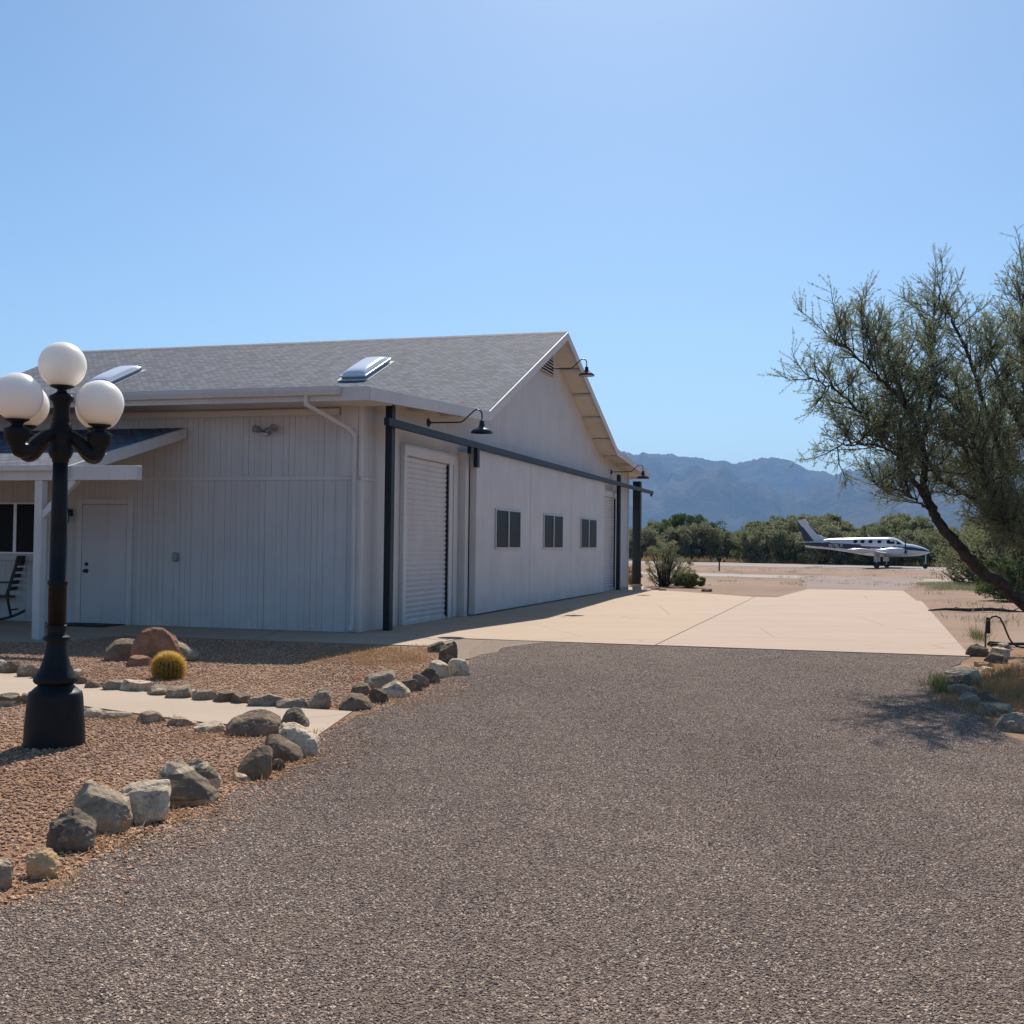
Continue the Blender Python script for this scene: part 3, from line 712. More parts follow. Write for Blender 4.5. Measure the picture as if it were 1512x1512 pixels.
# local coordinates: x out from x=.35, y from a=.6
tb('rail', (-.045, .045, -.42, 24.3, 3.205, 3.325, .008)); tb('end_stop', (-.03, .03, 24.05, 24.2, 3.13, 3.203))
for y, tw in ((0, .075), (18.7, .085)):
    tb('post', (-.16, -.048, y - tw, y + tw, .0, 3.56, .006), (-.155, -.09, y - tw - .03, y + tw + .09, 3.562, 3.58))
for y in (3.72, 4.10): tb('hanger', (-.04, .04, y - .07, y + .07, 3.08 if y < 4 else 2.85, 3.203))
pl = thing('steel_column', 'thick square charcoal column standing free past the far end of the hangar', 'column', Wp(22.75, -.2), -ANG)
m_ = MB(); m_.box(-.13, .13, -.13, .13, .10, 3.55, .01); m_.build('shaft', M['dark_metal'], pl)
m_ = MB(); m_.box(-.17, .17, -.17, .17, -.03, .10, .015); m_.build('base', M['walk'], pl)

# ------------------------------------------------------------------ gooseneck lamps
def gooseneck():
    r = thing('gooseneck_lamp', 'x', 'wall lamp', group='black gooseneck barn lamps on the gable wall')
    m_ = MB(); m_.lathe([(.075, 0), (.075, .012), (.05, .03), (.025, .05), (.001, .052)], 20, Matrix.Rotation(PI / 2, 4, 'Y')); m_.build('wall_plate', M['black_metal'], r)
    pts = [(.02, 0, 0), (.3, 0, 0), (.58, 0, 0)]
    for i in range(1, 7): k = i / 6; pts.append((.58 + .09 * k, 0, .035 * k * k))
    for i in range(1, 6): k = i / 5; pts.append((.67 + .13 * k, 0, .035 + .115 * k))
    for i in range(1, 13): a = PI * .72 * (1 - i / 12) ; pts.append((.905 + .095 * math.cos(a), 0, .125 + .09 * math.sin(a)))
    pts += [(1.0, 0, .02), (1.0, 0, -.02)]
    m_ = MB(); m_.tube(pts, .013, 10); m_.build('arm', M['black_metal'], r)
    m_ = MB(); Tm = Matrix.Translation((1.0, 0, 0))
    m_.lathe([(.025, .03), (.045, 0), (.045, -.05), (.055, -.06), (.06, -.085), (.095, -.10), (.105, -.112), (.15, -.135), (.185, -.165), (.195, -.19), (.195, -.198), (.188, -.195)], 32, Tm)
    m_.mi = 1; m_.lathe([(.188, -.195), (.178, -.165), (.14, -.14), (.05, -.115), (.001, -.112)], 32, Tm); m_.build('lamp_shade', [M['black_metal'], M['inner_white']], r)
    m_ = MB(); m_.sphere((1.0, 0, -.15), .03, 16); m_.build('bulb', M['inner_white'], r)
    return r
def copy_tree(o, parent=None):
    c = o.copy(); col.objects.link(c); c.parent = parent
    for ch in list(o.children): copy_tree(ch, c)
    return c
gn = gooseneck(); gl = [(2.96, 3.53, 'gooseneck lamp above the nearer roll up door at the near corner'), (11.24, 5.69, 'gooseneck lamp high in the gable, beside the louvred vent under the ridge'), (19.24, 3.66, 'gooseneck lamp at the far end of the gable wall, by the thick column')]
for i, (a, z, lb) in enumerate(gl):
    o = gn if i == 0 else copy_tree(gn)
    o.location = Wp(a, -.004, z); o.rotation_euler = (0, 0, -ANG); o['label'] = lb

# ------------------------------------------------------------------ small fittings on the front wall
FW = lambda b, z, out=0.0: Wp(-out, b, z)
fl = thing('flood_light', 'weathered twin head flood light high on the front wall', 'flood light', FW(1.57, 3.12, .003), -ANG)
m_ = MB(); m_.lathe([(.06, 0), (.06, .02), (.03, .035), (.001, .036)], 16, Matrix.Rotation(PI / 2, 4, 'X')); m_.build('base', M['galv'], fl)
for s_ in (-1, 1):
    m_ = MB(); Tm = Matrix.Translation((s_ * .06, -.03, 0)) @ Matrix.Rotation(s_ * .75, 4, 'Z') @ Matrix.Rotation(PI / 2 - .25, 4, 'X')
    m_.lathe([(.015, 0), (.018, .05), (.045, .07), (.06, .14), (.062, .17), (.05, .172), (.03, .15), (.001, .15)], 18, Tm); m_.build('lamp_head', M['galv'], fl)
m_ = MB(); m_.sphere((.0, -.07, -.05), .04, 16, (1, 1, .8)); m_.build('sensor', M['alu'], fl)
ob = thing('outlet_cover', 'grey weatherproof outlet cover on the front wall', 'outlet', FW(3.16, 1.13, .003), -ANG)
m_ = MB(); m_.box(-.045, .045, -.05, 0, -.07, .07, .01); m_.build('box', M['galv'], ob)
m_ = MB(); m_.box(-.04, .04, -.062, -.051, -.06, .062, .004); m_.build('lid', M['galv'], ob)
ln = thing('wall_lantern', 'small black coach lantern beside the white man door', 'lantern', FW(5.16, 1.83, .003), -ANG)
m_ = MB(); m_.box(-.05, .05, -.02, 0, -.06, .06, .005); m_.tube([(0, -.02, .03), (0, -.08, .07), (0, -.12, .04)], .01, 8); m_.build('bracket', M['black_metal'], ln)
m_ = MB(); m_.lathe([(.02, .06), (.075, .0), (.075, -.01), (.06, -.012)], 6, Matrix.Translation((0, -.12, 0)), False)
for k in range(4):
    a = PI / 4 + k * PI / 2; x, y = .05 * math.cos(a), -.12 + .05 * math.sin(a); m_.tube([(x, y, -.01), (x * .85, -.12 + (y + .12) * .85, -.16)], .006, 6)
m_.lathe([(.045, -.155), (.045, -.17), (.001, -.175)], 6, Matrix.Translation((0, -.12, 0)), False); m_.build('cage', M['black_metal'], ln)
m_ = MB(); m_.lathe([(.04, -.01), (.035, -.15)], 4, Matrix.Translation((0, -.12, 0)) @ Matrix.Rotation(PI / 4, 4, 'Z'), False); m_.build('glass', M['alu'], ln)
dm = MB(); dm.box(-.45, .45, -.3, .3, 0, .018, .006); o = dm.build('doormat', M['mat_dark'], None, Wp(-.4, 4.5, .018)); o.rotation_euler = (0, 0, -ANG)
tag(o, 'dark doormat lying before the white man door', 'doormat')
#@@THINGS
# ------------------------------------------------------------------ lamp post
lp = G(80, 1106); LPX = Vector((lp.x * (1 + .14 / lp.y), lp.y + .14, 0)); LD = LPX.y
def lz(v): return CAMH - (v - 795.4) * LD / FPX
PXM = LD / FPX
lamp = thing('lamp_post', 'black cast iron lamp post topped by a cluster of white globes', 'lamp post', LPX)
L_ = lambda *ps: [(hw * PXM, lz(v)) for hw, v in ps]
m_ = MB(); m_.lathe([(.205, -.03)] + L_((43.5, 1100), (43, 1090), (42, 1070), (40.5, 1050), (39, 1030), (38, 1024), (37, 1020.5), (34, 1019), (29, 1014), (25, 1011), (25, 1009)), 48); m_.build('base', M['lamp_iron'], lamp)
m_ = MB(); m_.lathe(L_((25, 1009.2), (29, 1007.5), (31.5, 1004), (31.5, 1001), (30, 998), (25, 990), (20.5, 980), (17, 968), (15, 957), (14, 950), (14, 946), (19, 944.5), (19.3, 941.5), (18, 939), (13.5, 937), (13.2, 928), (14.5, 926.5), (14.5, 923.5), (13, 922)), 48, None, True, .035); m_.build('flared_pedestal', M['lamp_iron'], lamp)
m_ = MB(); m_.lathe(L_((13, 922), (12.9, 864), (14.4, 863), (14.4, 857.5), (12.4, 856), (12, 800), (11, 720), (10.6, 684)), 40, None, True, .03); m_.build('pole', M['lamp_iron'], lamp)
m_ = MB(); m_.lathe(L_((10.6, 684), (12, 681), (12, 678), (14, 676), (17, 670), (18, 663), (16, 658), (19, 653), (20, 644), (18, 636), (14.5, 630), (14.5, 626), (12, 624), (13, 620), (12, 616), (11.5, 600), (13, 594), (17, 590), (18, 586), (15, 583), (8, 579), (6.5, 576.5), (7, 574.5), (12, 573), (17.5, 570.5), (17.5, 569)), 40); m_.build('capital', M['lamp_iron'], lamp)
GR = .158
m_ = MB(); m_.sphere((0, 0, lz(538.5)), GR, 48); m_.build('globe', M['globe'], lamp)
view = Vector((LPX.x, LPX.y, 0)).normalized(); side = Vector((view.y, -view.x, 0))
for k, (fw_, sd) in enumerate(((-.26, -.98), (-.10, .89), (.42, -.86), (.40, .90))):
    dr_ = (view * fw_ + side * sd * .275 * 1.0) if k < 2 else (view * fw_ * .75 + side * sd * .275)
    R_ = dr_.length; dn = dr_.normalized(); zb = lz(652); lower = (.036, .034, .03, .03)[k]
    zt = lz(628)
    def P(r, z): return tuple(dn * r + Vector((0, 0, z)))
    pts = [P(.05, lz(640)), P(R_ * .35, lz(643)), P(R_ * .62, lz(655)), P(R_ * .80, lz(663)), P(R_ * .95, lz(661)), P(R_ * 1.0, lz(650)), P(R_ * 1.0, lz(636))]
    sp = []
    for i in range(len(pts) - 1):
        p0, p1, p2, p3 = [Vector(pts[min(max(j, 0), len(pts) - 1)]) for j in (i - 1, i, i + 1, i + 2)]
        for s_ in range(5):
            t_ = s_ / 5; sp.append(.5 * ((2 * p1) + (p2 - p0) * t_ + (2 * p0 - 5 * p1 + 4 * p2 - p3) * t_ ** 2 + (-p0 + 3 * p1 - 3 * p2 + p3) * t_ ** 3))
    sp.append(Vector(pts[-1]))
    nsp = len(sp); rr_ = [.034 + .018 * math.sin(PI * i / nsp) + (.012 if i > nsp * .75 else 0) for i in range(nsp)]
    m_ = MB(); m_.tube(sp, rr_, 16)
    Tm = Matrix.Translation(dn * R_)
    m_.lathe([(.045, lz(655)), (.075, lz(648)), (.08, lz(636)), (.085, lz(633)), (.05, lz(630)), (.035, lz(627)), (.045, lz(624)), (.075, lz(621)), (.078, lz(619))], 28, Tm)
    m_.v = [(x, y, z - lower * min(1, math.hypot(x, y) / R_)) for x, y, z in m_.v]; arm = m_.build('arm', M['lamp_iron'], lamp)
    m_ = MB(); m_.sphere((dn.x * R_, dn.y * R_, lz(619) + GR * .93 - lower), GR, 48); m_.build('globe', M['globe'], lamp)

# ------------------------------------------------------------------ rocks
ICO = bmesh.new(); bmesh.ops.create_icosphere(ICO, subdivisions=4, radius=1)
ICO_V = np.array([v.co[:] for v in ICO.verts]); ICO_F = np.array([[v.index for v in f.verts] for f in ICO.faces]); ICO.free()
def rock_mesh(sx, sy, sz, seed, cuts=10, rough=.05, lo=.5, hi=.85, top=None):
    r = np.random.default_rng(seed); V = ICO_V.copy()
    if top:
        n = np.array([r.uniform(-.45, .45), r.uniform(-.38, -.05), 1.0]); n /= np.linalg.norm(n); d = V @ n; h = r.uniform(*top); k = d > h; V[k] -= np.outer(d[k] - h, n)
    for _ in range(cuts):
        n = r.normal(size=3); n[2] = abs(n[2]) * .9; n /= np.linalg.norm(n); h = r.uniform(lo, hi)
        d = V @ n; k = d > h; V[k] -= np.outer(d[k] - h, n)
    off = r.uniform(-50, 50, 3)
    D_ = np.array([noise.fractal(Vector(p * 1.6 + off), 1.0, 2.1, 5) + .35 * noise.noise(Vector(p * 9 + off)) for p in V])
    V = V * (1 + rough * D_)[:, None]
    mn, mx = V.min(0), V.max(0); V = (V - (mn + mx) / 2) / ((mx - mn) / 2)
    V *= np.array([sx, sy, sz]); return V
def rock(u0, u1, v0, v1, mat, label, kind='ang', group='stones edging the beds', rz=0, dep=.75, name='edging_rock', cat='rock', tilt=0):
    g = G((u0 + u1) / 2, v1); Dp = g.y; w_ = (u1 - u0) * Dp / FPX; hpx = (v1 - v0) * Dp / FPX
    dpt = w_ * dep; ang = CAMH / Dp; hh = max(.4 * hpx, hpx - dpt * .6 * ang)
    seed = int(u0 * 7 + v1 * 13) % 99991
    kw = dict(ang=dict(cuts=12, rough=.13, lo=.45, hi=.82, top=(.35, .6)), dome=dict(cuts=3, rough=.10, lo=.88, hi=1.0), round=dict(cuts=6, rough=.11, lo=.72, hi=.95), slab=dict(cuts=15, rough=.14, lo=.38, hi=.78, top=(.2, .45)))[kind]
    V = rock_mesh(w_ / 2 * 1.12, dpt / 2, hh * .73, seed, **kw)
    if tilt:
        c, s_ = math.cos(tilt), math.sin(tilt); V = V @ np.array([[c, 0, -s_], [0, 1, 0], [s_, 0, c]])
    az = math.atan2(g.x, g.y)
    if (u0, v1) in HULL:
        pts = HULL[(u0, v1)]; V, Fh, x0, zb, dy = hull_mesh(pts, Dp, dep, seed, kind in ('round', 'dome')); g = G(x0, zb - 2)
        o = fastmesh(name, V, [Fh], [M[mat]]); o.location = (g.x + math.sin(az) * dy * .45, g.y + math.cos(az) * dy * .45, 0); o.rotation_euler = (0, 0, -az)
        return tag(o, label, cat, group)
    o = fastmesh(name, V, [ICO_F], [M[mat]])
    o.data.polygons.foreach_set('use_smooth', np.zeros(len(ICO_F), dtype=bool))
    o.location = (g.x + math.sin(az) * dpt * .42, g.y + math.cos(az) * dpt * .42, hh * .27); o.rotation_euler = (0, 0, -az + rz)
    return tag(o, label, cat, group)
HULL = {}      # silhouettes of the larger stones, in picture units, keyed by the stone's left edge and foot
def hull(key, ox, oy, sc, pts): HULL[key] = [(ox + x / sc, oy + y / sc) for x, y in pts]
hA = lambda k, p: hull(k, 0, 1100, 4.58, p)
hB = lambda k, p: hull(k, 320, 970, 3.979, p)
hA((37, 1303), [(180, 790), (195, 760), (290, 725), (345, 745), (395, 810), (400, 850), (370, 900), (280, 920), (210, 870)])
hA((72, 1263), [(320, 690), (345, 560), (440, 490), (490, 460), (590, 530), (645, 570), (635, 680), (590, 725), (440, 735)])
hA((105, 1234), [(490, 470), (530, 350), (590, 290), (640, 305), (760, 370), (865, 410), (895, 520), (860, 590), (790, 608), (640, 600), (520, 540)])
hA((177, 1220), [(815, 340), (880, 290), (990, 280), (1010, 300), (1130, 290), (1145, 330), (1130, 420), (1030, 510), (950, 545), (900, 520)])
hA((222, 1194), [(1030, 330), (1090, 215), (1140, 150), (1200, 145), (1290, 190), (1370, 270), (1475, 375), (1380, 400), (1250, 425), (1150, 410)])
hA((276, 1170), [(1260, 180), (1290, 125), (1340, 110), (1400, 150), (1490, 235), (1490, 300), (1440, 315), (1340, 290)])
hB((347, 1153), [(120, 680), (170, 600), (240, 550), (300, 543), (328, 570), (325, 650), (320, 705), (220, 728), (150, 715)])
hB((389, 1128), [(278, 520), (300, 480), (360, 475), (430, 520), (490, 550), (512, 600), (500, 622), (390, 625), (300, 590)])
hB((410, 1121), [(360, 440), (385, 410), (460, 410), (550, 460), (600, 500), (600, 590), (540, 595), (450, 560), (390, 500)])
hB((414, 1080), [(375, 400), (410, 330), (450, 308), (490, 318), (545, 400), (530, 432), (400, 425)])
hB((334, 1090), [(50, 430), (100, 375), (200, 335), (270, 330), (375, 370), (380, 400), (350, 465), (280, 475), (120, 462)])
hB((498, 1055), [(715, 300), (740, 260), (790, 225), (850, 230), (900, 265), (915, 300), (890, 315), (800, 325), (720, 320)])
hB((453, 1051), [(525, 290), (570, 240), (600, 200), (650, 200), (672, 230), (672, 300), (620, 315), (550, 310)])
hB((536, 1022), [(862, 150), (880, 120), (1030, 88), (1055, 110), (1050, 170), (960, 200), (880, 190)])
hB((560, 1036), [(960, 210), (990, 180), (1050, 150), (1100, 175), (1138, 215), (1130, 235), (1080, 252), (980, 250)])
hB((515, 1033), [(785, 215), (800, 175), (840, 163), (890, 165), (905, 200), (900, 235), (800, 235)])
hull((152, 979), 100, 900, 5.04, [(268, 345), (280, 310), (350, 245), (400, 228), (520, 240), (535, 300), (500, 370), (430, 395), (300, 390)])
hull((237, 981), 100, 900, 5.04, [(690, 300), (740, 250), (815, 245), (900, 285), (975, 335), (975, 370), (860, 400), (700, 390)])
def hull_mesh(pts, Dp, dep, seed, soft=False):
    """a solid stone: the silhouette is its back rim, a lower and narrower copy its front, with a broken top sloping between"""
    r = np.random.default_rng(seed); k = Dp / FPX
    x0 = (min(p[0] for p in pts) + max(p[0] for p in pts)) / 2; zb = max(p[1] for p in pts)
    P = [((u - x0) * k, (zb - v) * k) for u, v in pts]; H = max(p[1] for p in P); W_ = max(p[0] for p in P) - min(p[0] for p in P); dy = W_ * dep
    bm = bmesh.new()
    for x, z in P:
        j = lambda a: r.uniform(-a, a) * W_
        bm.verts.new((x + j(.01), .12 * dy + j(.03), z)); bm.verts.new((x * .93 + j(.02), -.33 * dy + j(.06), z * r.uniform(.70, .88)))
        bm.verts.new((x * .80 + j(.03), -.55 * dy + j(.05), z * r.uniform(.25, .5))); bm.verts.new((x * .72 + j(.04), .50 * dy + j(.05), z * r.uniform(.55, .8)))
        bm.verts.new((x * .9, 0, -.12 * H))
    res = bmesh.ops.convex_hull(bm, input=bm.verts)
    junk = [g for g in res['geom_interior'] + res['geom_unused'] if isinstance(g, bmesh.types.BMVert)]
    bmesh.ops.delete(bm, geom=list(set(junk)), context='VERTS')
    bmesh.ops.triangulate(bm, faces=bm.faces[:])
    for _ in range(4):
        es = [e for e in bm.edges if e.calc_length() > .035 * W_]
        if es: bmesh.ops.subdivide_edges(bm, edges=es, cuts=1); bmesh.ops.triangulate(bm, faces=bm.faces[:])
    bmesh.ops.smooth_vert(bm, verts=bm.verts, factor=.55 if soft else .08, use_axis_x=True, use_axis_y=True, use_axis_z=True)
    if soft:
        for _ in range(3): bmesh.ops.smooth_vert(bm, verts=bm.verts, factor=.5, use_axis_x=True, use_axis_y=True, use_axis_z=True)
    bm.normal_update(); off = Vector(r.uniform(-40, 40, 3))
    for v in bm.verts:
        q = v.co / W_
        d = .013 * noise.fractal(q * 4 + off, 1, 2.1, 4) + .012 * (abs(noise.noise(q * 8 + off)) - .3) + .006 * noise.noise(q * 26 + off) + (.016 * (1 if noise.noise(Vector((q.x * 2 + q.z * 9, q.y * 3, q.z * 9 - q.x * 5)) + off) > .12 else 0) if not soft else 0)
        v.co += v.normal * d * W_
    bm.verts.index_update()
    V = np.array([v.co[:] for v in bm.verts]); F = np.array([[v.index for v in f.verts] for f in bm.faces]); bm.free(); return V, F, x0, zb, dy
R = rock
# left bed, drive side, near to far
R(-34, 14, 1262, 1318, 'r_grey', 'grey edging stone cut by the left edge of the picture, nearest of all', 'ang')
R(37, 90, 1257, 1303, 'r_tan', 'small tan wedge shaped stone lying loose nearest the gravel drive', 'slab', dep=.8)
R(72, 142, 1199, 1263, 'r_dark', 'dark blocky stone with pale lichen between the tan wedge and the big pale boulder', 'ang', dep=.9)
R(105, 197, 1161, 1234, 'r_grey', 'largest pale grey faceted edging boulder with a sunlit sloping top', 'ang', dep=.9)
R(177, 250, 1158, 1220, 'r_white', 'craggy cream stone with deep cracks right of the big faceted boulder', 'slab', dep=.9)
R(222, 323, 1128, 1194, 'r_strata', 'long slanting slab striped in white and black bands', 'slab', dep=.7, tilt=.30)
R(276, 328, 1122, 1170, 'r_strata', 'jagged cream and grey stone standing behind the striped slab', 'slab', dep=.8)
R(343, 369, 1141, 1155, 'r_white', 'tiny flat white stone at the foot of a smooth grey boulder', 'slab')
R(347, 404, 1105, 1153, 'r_brown', 'smooth grey brown boulder with a pale vein, left of a small dark stone', 'round', dep=.9)
R(400, 420, 1119, 1139, 'r_dark', 'small dark stone wedged between two brown boulders by the drive', 'round')
R(389, 449, 1087, 1128, 'r_brown', 'dark brown rounded stone below the speckled white rock', 'round', dep=.8)
R(410, 472, 1071, 1121, 'r_white', 'speckled white and black rock at the end of the garden path', 'ang', dep=.8, tilt=.2)
R(414, 457, 1046, 1080, 'r_dark', 'black pointed rock on the path corner', 'ang')
R(334, 414, 1051, 1090, 'r_brown', 'wide mossy brown boulder on the near side of the path', 'round', dep=.7)
# near side of the path
for (a, b, c, d, m_, lb) in [(287, 335, 1064, 1083, 'r_white', 'flat white topped stone left of the mossy brown boulder'), (248, 288, 1057, 1074, 'r_grey', 'grey wedge stone on the near side of the path, second left of the mossy boulder'), (203, 242, 1048, 1069, 'r_grey', 'triangular grey stone on the near side of the path, below the cactus'), (149, 197, 1048, 1063, 'r_grey', 'long low grey stone on the near side of the path, right of the lamp base'), (119, 152, 1044, 1061, 'r_white', 'pale stone touching the right side of the lamp base outline'), (-4, 32, 1022, 1044, 'r_strata', 'pale layered slab at the left picture edge near the lamp base'), (26, 46, 1023, 1041, 'r_brown', 'brown stone just left of the lamp base')]:
    R(a, b, c, d, m_, lb, 'slab', 'stones along the near side of the path')
# far side of the path
for (a, b, c, d, m_, lb, kd) in [(-22, 9, 974, 989, 'r_white', 'white stone at the left picture edge on the far side of the path', 'slab'), (2, 32, 974, 996, 'r_brown', 'brown stone beside the white one, far side of the path', 'ang'), (27, 54, 978, 1001, 'r_grey', 'knobbly grey brown stone left of the lamp pedestal', 'round'), (48, 66, 984, 1003, 'r_brown', 'narrow brown stone half behind the lamp pedestal', 'slab'), (106, 123, 986, 1001, 'r_white', 'bright white stone just right of the lamp pedestal', 'slab'), (113, 131, 995, 1012, 'r_brown', 'reddish brown stone right of the bright white one', 'ang'), (127, 155, 1004, 1018, 'r_brown', 'low brown stone between the lamp and the grey path blocks', 'slab'), (153, 184, 1003, 1021, 'r_grey', 'first squared grey block left of the cactus', 'ang'), (180, 223, 1002, 1023, 'r_white', 'long pale layered block in front of the cactus', 'slab'), (218, 252, 1011, 1029, 'r_grey', 'grey layered block right of the long pale one', 'slab'), (247, 287, 1010, 1033, 'r_grey', 'biggest squared grey block in the far row, right of the cactus', 'ang'), (277, 295, 1018, 1029, 'r_white', 'small white chip between two grey blocks of the far row', 'slab'), (285, 322, 1016, 1036, 'r_grey', 'plain grey block right of the small white chip', 'ang'), (313, 356, 1018, 1039, 'r_brown', 'rough dark brown block in the middle of the far row', 'ang'), (340, 376, 1021, 1041, 'r_brown', 'tapering brown stone left of the pale smooth block', 'slab'), (368, 413, 1023, 1045, 'r_blue', 'pale smooth blue grey block in the far row', 'ang'), (408, 451, 1030, 1048, 'r_blue', 'low wedge of blue grey stone left of the upright pointed one', 'slab'), (453, 492, 1019, 1051, 'r_grey', 'upright pointed grey stone with a white top', 'ang'), (498, 551, 1025, 1055, 'r_brown', 'rounded brown stone on the path corner by the drive', 'round')]:
    R(a, b, c, d, m_, lb, kd, 'stones along the far side of the path')
# drive side of the far bed
for (a, b, c, d, m_, lb, kd) in [(515, 549, 1010, 1033, 'r_brown', 'squat brown stone behind the rounded corner stone', 'round'), (536, 586, 992, 1022, 'r_grey', 'large flat topped grey block behind the white faceted rock', 'ang'), (545, 574, 1014, 1039, 'r_dark', 'mottled dark stone left of the white faceted rock', 'ang'), (560, 607, 1007, 1036, 'r_white', 'white faceted rock with grey sides beside the drive', 'ang'), (590, 623, 1002, 1023, 'r_dark', 'dark low stone right of the white faceted rock', 'slab'), (609, 633, 994, 1016, 'r_blue', 'blue grey sharp stone in the row along the drive', 'ang'), (619, 648, 986, 1011, 'r_dark', 'dark rounded stone behind the leaning white slab', 'round'), (624, 662, 974, 1002, 'r_white', 'leaning white slab in the row along the drive', 'slab'), (653, 692, 971, 998, 'r_white', 'bright white rock with dark flank, last by the drive', 'ang'), (648, 674, 946, 980, 'r_dark', 'upright black block at the far end of the row', 'ang'), (633, 661, 946, 964, 'r_dark', 'low black stone left of the upright black block', 'ang')]:
    R(a, b, c, d, m_, lb, kd, 'stones along the drive side of the far bed')
# boulders around the cactus
R(152, 207, 943, 979, 'r_brown', 'brown boulder with a sunlit crest left of the big red one', 'round', 'boulders behind the cactus', name='boulder', cat='boulder')
R(198, 262, 924, 980, 'r_red', 'big rounded red brown boulder, tallest of the heap', 'dome', 'boulders behind the cactus', name='boulder', cat='boulder')
R(237, 296, 946, 981, 'r_grey', 'grey lichened boulder right of the big red one', 'dome', 'boulders behind the cactus', name='boulder', cat='boulder', dep=.6)
R(188, 227, 967, 985, 'r_red', 'small flat red stone at the front of the boulder heap', 'slab', 'boulders behind the cactus', name='boulder', cat='boulder')
# right bed
for (a, b, c, d, m_, lb, kd) in [(1428, 1458, 950, 970, 'r_dark', 'dark rounded stone on the corner of the concrete apron', 'round'), (1455, 1486, 962, 980, 'r_dark', 'dark flat topped stone at the foot of the standpipe', 'ang'), (1462, 1489, 955, 973, 'r_white', 'thin tilted white stone right of the standpipe', 'slab'), (1474, 1492, 948, 958, 'r_white', 'small white stone behind the standpipe stones', 'slab'), (1440, 1466, 976, 986, 'r_tan', 'low tan stone behind the flat white one', 'slab'), (1444, 1467, 983, 993, 'r_white', 'smooth flat white stone in the right bed edge', 'slab'), (1398, 1446, 984, 1002, 'r_white', 'long pale slab at the bend of the right bed', 'slab'), (1398, 1446, 994, 1014, 'r_dark', 'black cracked stone below the long pale slab', 'ang'), (1400, 1442, 1009, 1027, 'r_blue', 'pale topped grey stone beside the green grass', 'slab'), (1417, 1452, 1021, 1044, 'r_blue', 'squat grey stone in the tree shade', 'ang'), (1437, 1477, 1021, 1045, 'r_dark', 'dark rounded stone in the tree shade, right of the squat grey one', 'round'), (1444, 1498, 1037, 1058, 'r_blue', 'long flat blue grey slab in the tree shade', 'slab'), (1474, 1530, 1050, 1083, 'r_blue', 'blue grey boulder at the right picture edge in deep shade', 'round')]:
    R(a, b, c, d, m_, lb, kd, 'stones edging the right bed')
for (a, b, c, d, m_, lb) in [(1036, 1051, 869, 874, 'r_brown', 'lone brown stone on the dirt behind the apron'), (962, 974, 867, 872, 'r_grey', 'grey stone of the little heap by the thick column, left one'), (972, 986, 868, 873, 'r_tan', 'tan stone of the little heap by the thick column, right one')]:
    R(a, b, c, d, m_, lb, 'ang', 'stones behind the apron')

# ------------------------------------------------------------------ golden barrel cactus
cg = G(243, 1004); CW = 45 * cg.y / FPX / 2
cactus = thing('barrel_cactus', 'round golden barrel cactus with glowing yellow spines by the path', 'cactus', (cg.x, cg.y + CW * .8, 0))
m_ = MB(); nr_ = 22; prof_ = []
V = []; Fq = []; nu, nv = nr_ * 6, 20
for j in range(nv):
    t_ = j / (nv - 1) * PI * .97 + .02
    for i in range(nu):
        a = 2 * PI * i / nu; rib = .90 + .10 * abs(math.cos(a * nr_ / 2))
        r = CW * .93 * math.sin(t_) ** .8 * rib; V.append((r * math.cos(a), r * math.sin(a), CW * .88 * (1 - .98 * math.cos(t_ )) * .93 - .02))
for j in range(nv - 1):
    for i in range(nu): Fq.append((j * nu + i, j * nu + (i + 1) % nu, (j + 1) * nu + (i + 1) % nu, (j + 1) * nu + i))
m_.smooth = True; m_.add(V, Fq)
m_.build('body', simple('cactus_skin', (.035, .045, .02), .6, .2, 12), cactus)
SV, SF = [], []
for i in range(nr_):
    a = 2 * PI * i / nr_
    for j in range(15):
        t_ = PI - (j + .4) / 15 * PI * .80 + .0
        r = CW * .93 * max(.03, math.sin(t_)) ** .8; z = CW * .88 * (1 - .98 * math.cos(t_)) * .93 - .02
        base = Vector((r * math.cos(a), r * math.sin(a), z)); nrm = Vector((math.cos(a) * math.sin(t_), math.sin(a) * math.sin(t_), -math.cos(t_))).normalized()
        for k in range(14):
            d = (nrm * .75 + Vector((random.gauss(0, .6), random.gauss(0, .6), random.gauss(0, .6)))).normalized() * random.uniform(.035, .075)
            s_ = d.orthogonal().normalized() * .0018; s2 = d.cross(s_).normalized() * .0018; n0 = len(SV)
            SV += [base + s_, base - s_ * .5 + s2, base - s_ * .5 - s2, base + d]; SF += [(n0, n0 + 1, n0 + 3), (n0 + 1, n0 + 2, n0 + 3), (n0 + 2, n0, n0 + 3)]
sm_, nt_, b_ = newmat('golden_spine'); b_.inputs['Base Color'].default_value = (.72, .50, .12, 1); b_.inputs['Roughness'].default_value = .45
tr_ = nt_.nodes.new('ShaderNodeBsdfTranslucent'); tr_.inputs[0].default_value = (.9, .68, .14, 1); mx_ = nt_.nodes.new('ShaderNodeMixShader'); mx_.inputs[0].default_value = .65
nt_.links.new(b_.outputs[0], mx_.inputs[1]); nt_.links.new(tr_.outputs[0], mx_.inputs[2]); nt_.links.new(mx_.outputs[0], nt_.nodes['Material Output'].inputs[0])
fastmesh('spines', np.array([v[:] for v in SV]), [np.array(SF)], [sm_], None, cactus)

